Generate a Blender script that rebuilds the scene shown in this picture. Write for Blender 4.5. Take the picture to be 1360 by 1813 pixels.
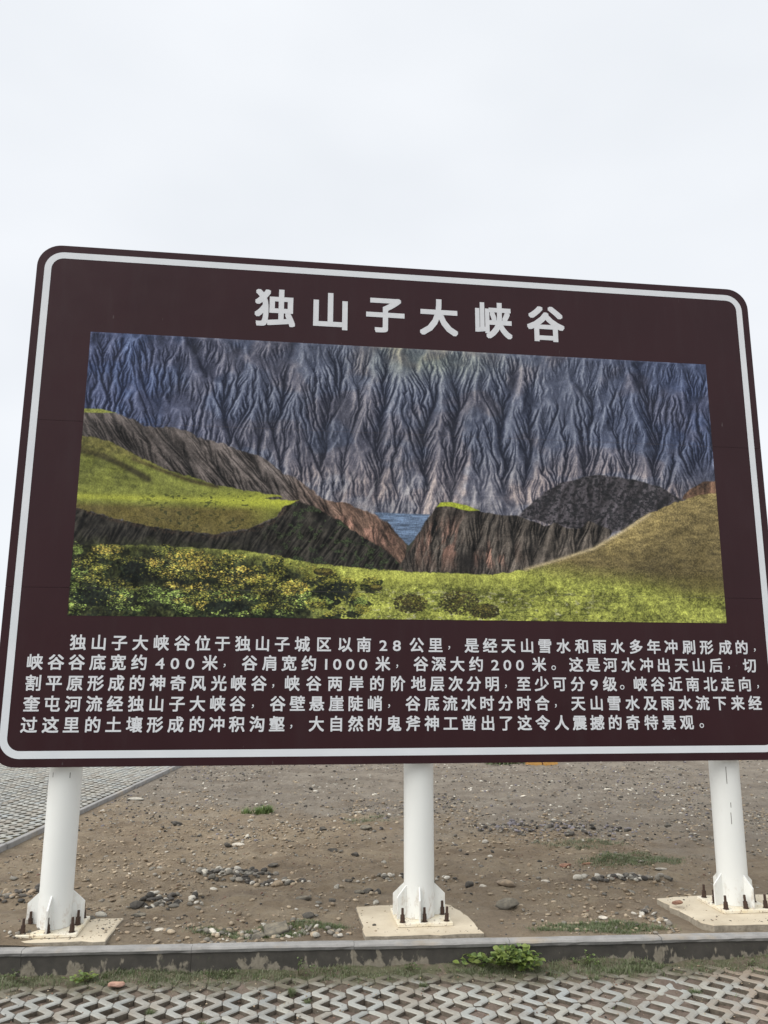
import bpy, math, random
import numpy as np
from mathutils import Vector, Matrix
for o in list(bpy.data.objects): bpy.data.objects.remove(o, do_unlink=True)
S = bpy.context.scene
COL = S.collection
R = math.radians

# ---------------------------------------------------------------- camera
H_CAM = 1.70                      # above the dirt; the paving in front lies 14 cm lower
PITCH, ROLL = .1987, .0038
cam = bpy.data.cameras.new('camera'); co = bpy.data.objects.new('camera', cam); COL.objects.link(co)
cam.sensor_fit = 'HORIZONTAL'; cam.sensor_width = 36; cam.lens = 36*1400/1360
cam.clip_start = .05; cam.clip_end = 3000
fw = Vector((0, math.cos(PITCH), math.sin(PITCH))); up = Vector((0, -math.sin(PITCH), math.cos(PITCH))); rt = Vector((1, 0, 0))
r2 = rt*math.cos(ROLL)+up*math.sin(ROLL); u2 = -rt*math.sin(ROLL)+up*math.cos(ROLL)
co.matrix_world = Matrix(((r2.x, u2.x, -fw.x, 0), (r2.y, u2.y, -fw.y, 0), (r2.z, u2.z, -fw.z, H_CAM), (0, 0, 0, 1)))
S.camera = co

# ---------------------------------------------------------------- sky, sun, exposure
SUN_EL, SUN_AZ = R(45), R(238)    # azimuth clockwise from +Y: behind the camera, well to the left
wd = bpy.data.worlds.new('World'); S.world = wd; wd.use_nodes = True
nt = wd.node_tree; nt.nodes.clear(); N = nt.nodes.new; Lk = nt.links.new
out = N('ShaderNodeOutputWorld'); bg = N('ShaderNodeBackground'); bg.inputs['Strength'].default_value = .1
sky = N('ShaderNodeTexSky'); sky.sky_type = 'NISHITA'; sky.sun_disc = False; sky.sun_elevation = SUN_EL; sky.sun_rotation = SUN_AZ
tc = N('ShaderNodeTexCoord'); mp = N('ShaderNodeMapping'); mp.inputs['Scale'].default_value = (1, 1, 2.2)
nz = N('ShaderNodeTexNoise'); nz.inputs['Scale'].default_value = 1.9; nz.inputs['Detail'].default_value = 3.5; nz.inputs['Roughness'].default_value = .5
cr = N('ShaderNodeValToRGB')
cr.color_ramp.elements[0].position = .33; cr.color_ramp.elements[0].color = (.785, .815, .855, 1)
cr.color_ramp.elements[1].position = .68; cr.color_ramp.elements[1].color = (.885, .908, .942, 1)
sc = N('ShaderNodeVectorMath'); sc.operation = 'SCALE'; sc.inputs['Scale'].default_value = 6.45
mx = N('ShaderNodeMix'); mx.data_type = 'RGBA'; mx.inputs['Factor'].default_value = .96      # closed cloud cover over the clear sky
Lk(tc.outputs['Generated'], mp.inputs['Vector']); Lk(mp.outputs[0], nz.inputs['Vector']); Lk(nz.outputs[0], cr.inputs[0])
Lk(cr.outputs[0], sc.inputs[0]); Lk(sky.outputs[0], mx.inputs['A']); Lk(sc.outputs[0], mx.inputs['B'])
Lk(mx.outputs['Result'], bg.inputs['Color']); Lk(bg.outputs[0], out.inputs['Surface'])
sl = bpy.data.lights.new('sun', 'SUN'); sl.energy = 1.5; sl.angle = R(60); sl.color = (1, .965, .91)
so = bpy.data.objects.new('sun', sl); COL.objects.link(so)
d = Vector((math.sin(SUN_AZ)*math.cos(SUN_EL), math.cos(SUN_AZ)*math.cos(SUN_EL), math.sin(SUN_EL)))
so.rotation_euler = d.to_track_quat('Z', 'Y').to_euler(); so.location = (-6, -8, 12)
S.view_settings.view_transform = 'Standard'; S.view_settings.look = 'None'
S.view_settings.exposure = .75; S.view_settings.gamma = 1; S.view_settings.use_curve_mapping = False

# ---------------------------------------------------------------- helpers
_lat = np.random.default_rng(11).random((256, 256))
def vn(x, y):
    x = np.asarray(x, float)+900; y = np.asarray(y, float)+900
    xi = np.floor(x).astype(int); yi = np.floor(y).astype(int); fx = x-xi; fy = y-yi
    fx = fx*fx*(3-2*fx); fy = fy*fy*(3-2*fy)
    a = _lat[yi&255, xi&255]; b = _lat[yi&255, (xi+1)&255]; c = _lat[(yi+1)&255, xi&255]; e = _lat[(yi+1)&255, (xi+1)&255]
    return (a*(1-fx)+b*fx)*(1-fy)+(c*(1-fx)+e*fx)*fy
def fb(x, y, s, o=4, k=0):
    t = 0; w = 0; a = 1
    for i in range(o):
        t = t+a*vn(x/s*2**i+k*17.3+i*5.1, y/s*2**i+k*9.7+i*3.3); w += a; a *= .5
    return t/w
def sst(a, b, v):
    t = np.clip((v-a)/(b-a), 0, 1); return t*t*(3-2*t)

def mesh(name, v, f, mats=(), smooth=False):
    m = bpy.data.meshes.new(name); m.from_pydata([tuple(p) for p in v], [], [tuple(q) for q in f])
    for a in mats: m.materials.append(a)
    if smooth: m.polygons.foreach_set('use_smooth', [True]*len(m.polygons))
    m.update(); return m
def link(name, m, parent=None, **kw):
    o = bpy.data.objects.new(name, m); COL.objects.link(o)
    if parent: o.parent = parent
    for k, v in kw.items(): o[k] = v
    return o
def empty(name, loc, rz, label, cat, group=None):
    o = bpy.data.objects.new(name, None); COL.objects.link(o); o.location = loc; o.rotation_euler = (0, 0, rz); o.empty_display_size = .1
    o['label'] = label; o['category'] = cat
    if group: o['group'] = group
    return o
def fastmesh(name, V, F, mats=(), col=None, smooth=False, mi=None):
    """V (n,3), F (m,k) same-size faces; col = per-vertex colour"""
    m = bpy.data.meshes.new(name); V = np.asarray(V, np.float32); F = np.asarray(F, np.int32); k = F.shape[1]
    m.vertices.add(len(V)); m.vertices.foreach_set('co', V.ravel())
    m.loops.add(F.size); m.loops.foreach_set('vertex_index', F.ravel())
    m.polygons.add(len(F)); m.polygons.foreach_set('loop_start', np.arange(0, F.size, k, dtype=np.int32))
    for a in mats: m.materials.append(a)
    if mi is not None: m.polygons.foreach_set('material_index', np.asarray(mi, np.int32))
    if smooth: m.polygons.foreach_set('use_smooth', np.ones(len(F), bool))
    if col is not None:
        at = m.color_attributes.new('tint', 'FLOAT_COLOR', 'POINT')
        c4 = np.ones((len(V), 4), np.float32); c4[:, :3] = col; at.data.foreach_set('color', c4.ravel())
    m.update(calc_edges=True); m.validate(); return m
class MB:
    def __init__(s): s.v = []; s.f = []
    def add(s, v, f):
        b = len(s.v); s.v += [tuple(p) for p in v]; s.f += [tuple(b+i for i in q) for q in f]
    def box(s, x0, x1, y0, y1, z0, z1, b=0.):
        """box with bevelled vertical and top edges"""
        if b <= 0:
            s.add([(x, y, z) for z in (z0, z1) for x, y in ((x0, y0), (x1, y0), (x1, y1), (x0, y1))],
                  [(3,2,1,0), (4,5,6,7), (0,1,5,4), (1,2,6,5), (2,3,7,6), (3,0,4,7)]); return
        s.prism([(x0+b, y0), (x1-b, y0), (x1, y0+b), (x1, y1-b), (x1-b, y1), (x0+b, y1), (x0, y1-b), (x0, y0+b)], z0, z1, b)
    def prism(s, pts, z0, z1, b=0.):
        n = len(pts)
        if b <= 0:
            s.add([(x, y, z0) for x, y in pts]+[(x, y, z1) for x, y in pts], [tuple(range(n-1, -1, -1)), tuple(range(n, 2*n))]+[(i, (i+1)%n, n+(i+1)%n, n+i) for i in range(n)]); return
        cx = sum(p[0] for p in pts)/n; cy = sum(p[1] for p in pts)/n
        ins = inset(pts, b)
        s.add([(x, y, z0) for x, y in pts]+[(x, y, z1-b) for x, y in pts]+[(x, y, z1) for x, y in ins],
              [tuple(range(n-1, -1, -1)), tuple(range(2*n, 3*n))]+[(i, (i+1)%n, n+(i+1)%n, n+i) for i in range(n)]+[(n+i, n+(i+1)%n, 2*n+(i+1)%n, 2*n+i) for i in range(n)])
    def mesh(s, name, mats=(), smooth=False): return mesh(name, s.v, s.f, mats, smooth)
def inset(pts, b):
    n = len(pts); r = []
    for i in range(n):
        p0 = Vector(pts[i-1]); p = Vector(pts[i]); p1 = Vector(pts[(i+1)%n])
        a = (p-p0); c = (p1-p)
        if a.length < 1e-9 or c.length < 1e-9: r.append(tuple(p)); continue
        a.normalize(); c.normalize(); na = Vector((-a.y, a.x)); nc = Vector((-c.y, c.x))
        m = na+nc; l = m.length
        if l < 1e-6: r.append(tuple(p+na*b)); continue
        m /= l; r.append(tuple(p+m*b/max(.45, m.dot(na))))
    return r

# ---------------------------------------------------------------- materials
def mat(name, rough=.8, metal=0., spec=.5):
    m = bpy.data.materials.new(name); m.use_nodes = True; t = m.node_tree; p = t.nodes['Principled BSDF']
    p.inputs['Roughness'].default_value = rough; p.inputs['Metallic'].default_value = metal; p.inputs['Specular IOR Level'].default_value = spec
    return m, t, p
def node(t, k, **kw):
    n = t.nodes.new('ShaderNode'+k)
    for a, b in kw.items():
        if a in n.inputs: n.inputs[a].default_value = b
        else: setattr(n, a, b)
    return n
def noise(t, scale, detail=4, rough=.55, coord='Object', dist=0., sc=None):
    c = node(t, 'TexCoord') if coord != 'World' else node(t, 'NewGeometry')
    n = node(t, 'TexNoise'); n.inputs['Scale'].default_value = scale; n.inputs['Detail'].default_value = detail; n.inputs['Roughness'].default_value = rough; n.inputs['Distortion'].default_value = dist
    src = c.outputs['Position'] if coord == 'World' else c.outputs[coord]
    if sc:
        m = node(t, 'Mapping'); m.inputs['Scale'].default_value = sc; t.links.new(src, m.inputs[0]); src = m.outputs[0]
    t.links.new(src, n.inputs['Vector']); return n.outputs['Fac']
def ramp(t, fac, *stops):
    r = node(t, 'ValToRGB'); e = r.color_ramp.elements
    while len(e) < len(stops): e.new(.5)
    for i, (p, c) in enumerate(stops):
        e[i].position = p; e[i].color = (*c, 1) if len(c) == 3 else c
    t.links.new(fac, r.inputs[0]); return r.outputs[0]
def mixc(t, fac, a, b, mode='MIX'):
    m = node(t, 'Mix', data_type='RGBA', blend_type=mode)
    for s, v in (('Factor', fac), ('A', a), ('B', b)):
        i = m.inputs[s] if s != 'Factor' else m.inputs['Factor']
        if hasattr(v, 'links') or isinstance(v, bpy.types.NodeSocket): t.links.new(v, i)
        elif s == 'Factor': i.default_value = v
        else: i.default_value = (*v, 1)
    return m.outputs['Result']
def math_(t, op, a, b=0.):
    m = node(t, 'Math', operation=op)
    for i, v in ((0, a), (1, b)):
        if isinstance(v, bpy.types.NodeSocket): t.links.new(v, m.inputs[i])
        else: m.inputs[i].default_value = v
    return m.outputs[0]
def bump(t, p, h, strength, dist):
    b = node(t, 'Bump'); b.inputs['Strength'].default_value = strength; b.inputs['Distance'].default_value = dist
    t.links.new(h, b.inputs['Height']); t.links.new(b.outputs[0], p.inputs['Normal'])
def setc(t, p, c): t.links.new(c, p.inputs['Base Color'])
def g3(v): return (v, v, v)

# sign sheeting
M_BROWN, t, p = mat('brown_sign_sheeting', .30, 0., .24)
c = ramp(t, noise(t, 1.3, 4), (.3, (.0285, .0082, .0110)), (.7, (.0345, .0102, .0135)))
c = mixc(t, ramp(t, noise(t, 38, 2, .6, sc=(1, 1, .25)), (.738, g3(0)), (.775, g3(.5))), c, (.13, .11, .11))
c = mixc(t, ramp(t, noise(t, 2.2, 6, .65, sc=(3.2, 1, .5)), (.50, g3(0)), (.75, g3(.12))), c, (.062, .050, .052))
setc(t, p, c)
t.links.new(ramp(t, noise(t, 5, 5, .6), (.3, g3(.28)), (.75, g3(.44))), p.inputs['Roughness'])
bump(t, p, noise(t, .9, 2), .35, .02)
M_WHITE, t, p = mat('white_reflective_sheeting', .5, 0., .25)
setc(t, p, ramp(t, noise(t, 3, 5), (.3, (.655, .69, .72)), (.7, (.73, .755, .78))))
M_LETTER, t, p = mat('cut_white_lettering', .5, 0., .25)
setc(t, p, ramp(t, noise(t, 4, 4), (.3, (.635, .655, .68)), (.7, (.70, .715, .735))))
M_EDGE, t, p = mat('sheet_edge', .5); setc(t, p, ramp(t, noise(t, 6), (.3, (.07, .055, .058)), (.7, (.11, .09, .095))))
M_STEEL, t, p = mat('galvanised_frame_steel', .5, .6); setc(t, p, ramp(t, noise(t, 20), (.3, g3(.30)), (.7, g3(.45))))
# painted posts
M_POST, t, p = mat('white_painted_steel', .38)
c = ramp(t, noise(t, 2.2, 5, .6, sc=(1, 1, .35)), (.3, (.79, .80, .765)), (.7, (.84, .845, .81)))
c = mixc(t, ramp(t, noise(t, 9, 6, .62, sc=(1, 1, .30)), (.66, g3(0)), (.84, g3(.45))), c, (.52, .43, .30))
gz = node(t, 'SeparateXYZ'); gg = node(t, 'NewGeometry'); t.links.new(gg.outputs['Position'], gz.inputs[0])
lowm = node(t, 'MapRange'); t.links.new(gz.outputs['Z'], lowm.inputs[0]); lowm.inputs[1].default_value = .30; lowm.inputs[2].default_value = .05
rs = math_(t, 'MULTIPLY', lowm.outputs[0], ramp(t, noise(t, 26, 6, .7, 'World', sc=(1, 1, .5)), (.52, g3(0)), (.70, g3(.75))))
c = mixc(t, rs, c, (.33, .20, .10)); setc(t, p, c)
t.links.new(ramp(t, noise(t, 14, 4), (.3, g3(.3)), (.7, g3(.5))), p.inputs['Roughness']); bump(t, p, noise(t, 60, 3), .15, .002)
M_PLATE, t, p = mat('stained_white_base_plate', .6)
c = ramp(t, noise(t, 12, 5, .6, 'World'), (.32, (.76, .66, .46)), (.6, (.84, .79, .66)), (.75, (.80, .74, .60)))
c = mixc(t, ramp(t, noise(t, 48, 5, .7, 'World'), (.55, g3(0)), (.66, g3(.9))), c, (.20, .10, .045)); setc(t, p, c)
bump(t, p, noise(t, 90, 4), .4, .003)
M_RUST, t, p = mat('rusty_bolt_steel', .85)
setc(t, p, ramp(t, noise(t, 130, 5, .7), (.3, (.030, .020, .016)), (.55, (.065, .036, .024)), (.75, (.12, .07, .042)))); bump(t, p, noise(t, 220, 3), .6, .002)
# concrete
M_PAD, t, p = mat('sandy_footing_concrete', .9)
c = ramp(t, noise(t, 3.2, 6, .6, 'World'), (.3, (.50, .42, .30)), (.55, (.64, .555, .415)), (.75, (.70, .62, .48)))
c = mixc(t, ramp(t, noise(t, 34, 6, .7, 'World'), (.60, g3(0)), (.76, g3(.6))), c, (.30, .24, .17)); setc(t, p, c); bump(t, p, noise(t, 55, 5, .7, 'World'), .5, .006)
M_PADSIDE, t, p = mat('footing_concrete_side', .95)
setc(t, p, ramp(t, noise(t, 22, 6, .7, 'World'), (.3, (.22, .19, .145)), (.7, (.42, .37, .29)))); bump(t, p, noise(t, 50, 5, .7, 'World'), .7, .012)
M_KTOP, t, p = mat('worn_kerb_concrete', .85)
oi = node(t, 'ObjectInfo')
c = ramp(t, noise(t, 7, 6, .65, 'World'), (.28, (.22, .215, .205)), (.55, (.34, .33, .315)), (.8, (.44, .425, .40)))
c = mixc(t, ramp(t, noise(t, 60, 5, .7, 'World'), (.55, g3(0)), (.75, g3(.7))), c, (.22, .20, .17))
c = mixc(t, ramp(t, noise(t, 2.6, 5, .6, 'World'), (.55, g3(0)), (.70, g3(.75))), c, (.42, .345, .25))
setc(t, p, c); bump(t, p, noise(t, 70, 5, .7, 'World'), .45, .004)
M_KLIP, t, p = mat('shaded_kerb_lip', .85)  # mottled concrete; the lip front's shade is put into its darker grey
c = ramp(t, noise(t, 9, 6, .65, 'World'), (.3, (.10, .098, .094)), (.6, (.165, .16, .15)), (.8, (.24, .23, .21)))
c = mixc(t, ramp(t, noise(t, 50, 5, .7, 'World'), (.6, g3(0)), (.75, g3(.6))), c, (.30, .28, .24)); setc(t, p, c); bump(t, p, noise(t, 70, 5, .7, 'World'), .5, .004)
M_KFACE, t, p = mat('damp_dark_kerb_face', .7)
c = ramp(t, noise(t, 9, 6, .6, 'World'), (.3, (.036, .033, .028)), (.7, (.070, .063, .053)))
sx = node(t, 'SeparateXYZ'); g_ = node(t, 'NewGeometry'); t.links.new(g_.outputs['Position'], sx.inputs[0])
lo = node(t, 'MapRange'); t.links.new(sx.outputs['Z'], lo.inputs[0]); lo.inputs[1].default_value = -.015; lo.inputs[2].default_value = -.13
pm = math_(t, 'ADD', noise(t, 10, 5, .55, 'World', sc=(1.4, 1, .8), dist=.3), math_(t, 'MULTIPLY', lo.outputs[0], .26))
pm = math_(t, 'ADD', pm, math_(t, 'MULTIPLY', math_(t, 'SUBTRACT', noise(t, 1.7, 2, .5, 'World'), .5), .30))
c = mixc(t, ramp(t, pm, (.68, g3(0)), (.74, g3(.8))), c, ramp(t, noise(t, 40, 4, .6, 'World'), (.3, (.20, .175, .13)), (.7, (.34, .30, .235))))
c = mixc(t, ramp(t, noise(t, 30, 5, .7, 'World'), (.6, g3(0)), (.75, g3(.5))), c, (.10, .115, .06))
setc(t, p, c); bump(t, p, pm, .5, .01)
# pavers: each object gets its own tint, world-space soil stains on top
def paver_mat(name, dirty):
    m, t, p = mat(name, .85)
    if dirty: rnd = node(t, 'ObjectInfo').outputs['Random']
    else:
        a = node(t, 'Attribute', attribute_name='tint'); s_ = node(t, 'SeparateColor'); t.links.new(a.outputs['Color'], s_.inputs[0]); rnd = s_.outputs[0]
    c = ramp(t, rnd, (0, (.39, .41, .395)), (.25, (.44, .435, .385)), (.45, (.31, .325, .315)), (.62, (.45, .45, .41)), (.8, (.34, .315, .27)), (1, (.40, .43, .425)))
    c = mixc(t, ramp(t, noise(t, 75, 5, .7, 'World'), (.4, g3(0)), (.8, g3(.45))), c, (.25, .23, .19))
    c = mixc(t, ramp(t, noise(t, 5, 5, .65, 'World'), (.46, g3(0)), (.68, g3(.6))), c, (.27, .225, .175))
    if dirty:
        gp = node(t, 'NewGeometry'); sp = node(t, 'SeparateXYZ'); t.links.new(gp.outputs['Position'], sp.inputs[0])
        ln = math_(t, 'SUBTRACT', sp.outputs['Y'], math_(t, 'MULTIPLY', sp.outputs['X'], .076))
        k = node(t, 'MapRange'); t.links.new(ln, k.inputs[0]); k.inputs[1].default_value = 4.96; k.inputs[2].default_value = 5.34
        f = math_(t, 'ADD', k.outputs[0], math_(t, 'MULTIPLY', math_(t, 'SUBTRACT', noise(t, 6, 5, .65, 'World'), .5), 1.5))
        moss = ramp(t, noise(t, 18, 4, .6, 'World'), (.35, (.105, .10, .062)), (.65, (.19, .165, .12)))
        c = mixc(t, ramp(t, f, (.30, g3(0)), (.75, g3(.93))), c, moss)
        k2 = node(t, 'MapRange'); t.links.new(sp.outputs['X'], k2.inputs[0]); k2.inputs[1].default_value = 1.35; k2.inputs[2].default_value = 2.2
        f2 = math_(t, 'ADD', math_(t, 'MULTIPLY', k2.outputs[0], .32), noise(t, 4, 5, .6, 'World'))
        c = mixc(t, ramp(t, f2, (.66, g3(0)), (.84, g3(.85))), c, (.33, .265, .205))
    setc(t, p, c); bump(t, p, noise(t, 120, 5, .75, 'World'), .5, .004); return m
M_PAVER = paver_mat('concrete_grass_paver', True); M_PAVER2 = paver_mat('concrete_grass_paver_far', False)
M_PSIDE, t, p = mat('shaded_paver_side', .95); setc(t, p, ramp(t, noise(t, 30, 5, .7, 'World'), (.3, (.075, .062, .046)), (.7, (.17, .145, .115))))  # shadow line in the paver holes painted in as dark, soil-toned sides
def soil_mat(name, a, b, c_, green, bstr=.8):
    m, t, p = mat(name, .95)
    c = ramp(t, noise(t, 2.1, 6, .65, 'World'), (.33, a), (.52, b), (.72, c_))
    c = mixc(t, ramp(t, noise(t, 60, 5, .75, 'World'), (.45, g3(0)), (.72, g3(.6))), c, (a[0]*.55, a[1]*.55, a[2]*.55))
    c = mixc(t, ramp(t, noise(t, 13, 6, .7, 'World'), (.52, g3(0)), (.70, g3(.55))), c, c_)
    if green:
        c = mixc(t, ramp(t, noise(t, 4.5, 6, .7, 'World'), (.56, g3(0)), (.70, g3(.7))), c, (.085, .095, .045))
        gp = node(t, 'NewGeometry'); sp = node(t, 'SeparateXYZ'); t.links.new(gp.outputs['Position'], sp.inputs[0])
        k = node(t, 'MapRange'); t.links.new(math_(t, 'SUBTRACT', sp.outputs['Y'], math_(t, 'MULTIPLY', sp.outputs['X'], .0735)), k.inputs[0]); k.inputs[1].default_value = 5.12; k.inputs[2].default_value = 5.36
        f = math_(t, 'MULTIPLY', k.outputs[0], ramp(t, noise(t, 7, 6, .7, 'World'), (.40, g3(.25)), (.58, g3(1))))
        c = mixc(t, ramp(t, f, (.1, g3(0)), (.8, g3(.85))), c, ramp(t, noise(t, 40, 4, .7, 'World'), (.35, (.075, .088, .040)), (.65, (.15, .150, .085))))
    setc(t, p, c); bump(t, p, noise(t, 95, 6, .8, 'World'), bstr, .012); return m
M_BED = soil_mat('soil_between_pavers', (.150, .110, .085), (.215, .165, .130), (.26, .20, .165), True)
M_DIRT, t, p = mat('stony_tan_dirt', .95)
gp = node(t, 'NewGeometry'); sp = node(t, 'SeparateXYZ'); t.links.new(gp.outputs['Position'], sp.inputs[0])
far = node(t, 'MapRange'); t.links.new(math_(t, 'ADD', sp.outputs['Y'], math_(t, 'MULTIPLY', sp.outputs['X'], .35)), far.inputs[0]); far.inputs[1].default_value = 7.8; far.inputs[2].default_value = 11.5
ff = math_(t, 'ADD', far.outputs[0], math_(t, 'MULTIPLY', math_(t, 'SUBTRACT', noise(t, .9, 5, .6, 'World'), .5), 1.6))
near = ramp(t, noise(t, 1.15, 8, .72, 'World', sc=(.8, 1.35, 1)), (.30, (0.206, 0.153, 0.100)), (.46, (0.325, 0.250, 0.168)), (.60, (0.401, 0.319, 0.218)), (.76, (0.484, 0.395, 0.277)))
farc = ramp(t, noise(t, 1.8, 7, .7, 'World'), (.30, (0.177, 0.147, 0.116)), (.5, (0.277, 0.236, 0.186)), (.74, (0.378, 0.330, 0.266)))
c = mixc(t, ramp(t, ff, (.25, g3(0)), (.75, g3(1))), near, farc)
c = mixc(t, ramp(t, noise(t, 5.5, 7, .75, 'World'), (.55, g3(0)), (.70, g3(.50))), c, (.15, .112, .078))
c = mixc(t, ramp(t, noise(t, 1.25, 6, .62, 'World', sc=(.8, 1.5, 1)), (.54, g3(0)), (.68, g3(.45))), c, (.20, .155, .11))
c = mixc(t, ramp(t, noise(t, 42, 6, .8, 'World'), (.52, g3(0)), (.66, g3(.60))), c, (.15, .118, .085))
c = mixc(t, ramp(t, noise(t, 75, 3, .6, 'World'), (.66, g3(0)), (.74, g3(.5))), c, (.46, .41, .34))
setc(t, p, c); bump(t, p, noise(t, 45, 9, .85, 'World'), 1.0, .035)
M_STONE, t, p = mat('field_stone', .9)
a = node(t, 'Attribute', attribute_name='tint')
v = ramp(t, noise(t, 55, 5, .7, 'World'), (.3, g3(.62)), (.7, g3(1.25)))
setc(t, p, mixc(t, 1., a.outputs['Color'], v, 'MULTIPLY')); bump(t, p, noise(t, 90, 5, .7, 'World'), .5, .006)
def rock_mat(name, a, b):
    m, t, p = mat(name, .82)
    c = ramp(t, noise(t, 16, 6, .7), (.3, a), (.7, b))
    up_ = node(t, 'NewGeometry'); s_ = node(t, 'SeparateXYZ'); t.links.new(up_.outputs['Normal'], s_.inputs[0])
    dust = math_(t, 'MULTIPLY', ramp(t, s_.outputs['Z'], (.45, g3(0)), (.9, g3(.8))), ramp(t, noise(t, 22, 5, .7), (.35, g3(0)), (.65, g3(1))))
    c = mixc(t, dust, c, (min(1, b[0]*1.5+.05), min(1, b[1]*1.45+.04), min(1, b[2]*1.35+.02)))
    setc(t, p, c); bump(t, p, noise(t, 60, 6, .75), .7, .008); return m
RM = {'g': rock_mat('grey_brown_rock', (.085, .078, .063), (.18, .162, .13)), 'd': rock_mat('dark_rock', (.045, .042, .038), (.10, .092, .080)),
      'w': rock_mat('pale_limestone', (.42, .39, .33), (.58, .54, .47)), 'b': rock_mat('brown_rock', (.15, .115, .08), (.29, .225, .16)),
      'l': rock_mat('light_grey_rock', (.30, .285, .25), (.42, .40, .35)), 'r': rock_mat('reddish_rock', (.19, .095, .065), (.28, .15, .10)), 'p': rock_mat('brick_red_rock', (.38, .21, .16), (.50, .31, .24))}
def leaf_mat(name, a, b, tr=.25):
    m, t, p = mat(name, .55)
    at = node(t, 'Attribute', attribute_name='tint')
    base = ramp(t, noise(t, 12, 4, .6, 'World'), (.3, a), (.7, b))
    setc(t, p, base)
    p.inputs['Subsurface Weight'].default_value = 0.
    tl = node(t, 'BsdfTranslucent'); ms = node(t, 'MixShader'); ms.inputs[0].default_value = tr
    t.links.new(base, tl.inputs['Color']); t.links.new(p.outputs[0], ms.inputs[1]); t.links.new(tl.outputs[0], ms.inputs[2])
    t.links.new(ms.outputs[0], t.nodes['Material Output'].inputs['Surface']); return m
M_GRASS = leaf_mat('short_green_grass', (.085, .135, .045), (.17, .225, .085))
M_DGRASS = leaf_mat('dusty_green_grass', (.17, .19, .11), (.29, .30, .19))
M_LEAF = leaf_mat('broad_green_leaf', (.15, .23, .07), (.28, .37, .13), .3)
M_LEAF2 = leaf_mat('yellow_green_leaf', (.20, .28, .055), (.31, .37, .11), .3)
M_STEM, t, p = mat('weed_stem', .7); setc(t, p, ramp(t, noise(t, 20), (.3, (.10, .12, .05)), (.7, (.17, .15, .08))))
M_ORANGE, t, p = mat('faded_orange_plastic', .5)
c = ramp(t, noise(t, 8, 5), (.3, (.50, .25, .06)), (.7, (.60, .34, .10)))
setc(t, p, mixc(t, ramp(t, noise(t, 30, 5, .7, 'World'), (.55, g3(0)), (.72, g3(.7))), c, (.20, .13, .07)))
M_HILL, t, p = mat('far_hill', .95); setc(t, p, ramp(t, noise(t, .02, 5, .6, 'World'), (.3, (.19, .17, .13)), (.7, (.27, .24, .18))))

# ================================================================ GROUND
PZ = -.14                                     # top of the paving in front
KY0, KSL = 5.475, .0735                       # kerb centre line  y = KY0 + KSL*x
K_YAW = math.atan(KSL)
def kerb_y(x): return KY0+KSL*np.asarray(x)
REAR_X = -3.65                                # edge of the paved area behind, on the left
def dirt_h(x, y):
    h = (fb(x, y, 2.6, 3, 1)-.5)*.075+(fb(x, y, .55, 4, 2)-.5)*.065+(fb(x, y*1.3, .16, 3, 3)-.5)*.060+(fb(x, y*1.2, .06, 2, 4)-.5)*.030
    for cx, cy, r, k in ((.27, 5.87, .62, 0), (2.63, 6.0, .75, 0), (-2.05, 5.58, .55, .028)):
        w = np.exp(-(np.hypot(x-cx, y-cy)/r)**4); h = h*(1-w)+k*w
    rim = np.exp(-((y-kerb_y(x))/.16)**2); h = h*(1-rim*.8)-.004*rim
    h = h+.072*np.exp(-(((x+2.62)/.48)**4+((y-5.50)/.24)**2))*sst(-.05, .05, y-kerb_y(x))
    lw = sst(REAR_X+.25, REAR_X-.02, x); h = h*(1-lw)+.002*lw
    return h
def axis(segs):
    a = [segs[0][0]]
    for lo, hi, st in segs:
        n = max(1, int(round((hi-lo)/st))); a += list(lo+(hi-lo)*(np.arange(n)+1)/n)
    return np.array(a)
ax = axis([(-500, -60, 40), (-60, -12, 4), (-12, -3.9, .5), (-3.9, 5.2, .021), (5.2, 9, .08), (9, 14, .5), (14, 60, 4), (60, 500, 40)])
ay = axis([(0, .06, .02), (.06, 4.6, .020), (4.6, 11.5, .05), (11.5, 20, .5), (20, 90, 5), (90, 700, 50)])
gx, gy = np.meshgrid(ax, ay); wy = gy+kerb_y(np.clip(gx, -9, 9))+.02
fade = sst(16, 9, np.hypot(gx, wy-8)*.6)
hz = dirt_h(gx, wy)*np.where(np.hypot(gx, wy) < 60, 1, 0)
nx, ny = len(ax), len(ay); I = np.arange(nx*ny).reshape(ny, nx)
F = np.stack([I[:-1,:-1], I[:-1,1:], I[1:,1:], I[1:,:-1]], -1).reshape(-1, 4)
link('dirt_ground', fastmesh('dirt_ground', np.stack([gx, wy, hz], -1).reshape(-1, 3), F, [M_DIRT], smooth=True), kind='structure')
# low rise of open ground at the horizon
hx = np.linspace(-900, 900, 91); hv = []; 
for j, (yy, k) in enumerate(((640, 0), (720, .5), (800, 1), (1000, 1.1))):
    for x in hx: hv.append((x, yy, -2+k*(6+14*float(fb(x, 0, 260, 3, 5)))))
n = len(hx); link('far_hills', fastmesh('far_hills', hv, [(j*n+i, j*n+i+1, (j+1)*n+i+1, (j+1)*n+i) for j in range(3) for i in range(n-1)], [M_HILL], smooth=True), kind='structure')

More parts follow.
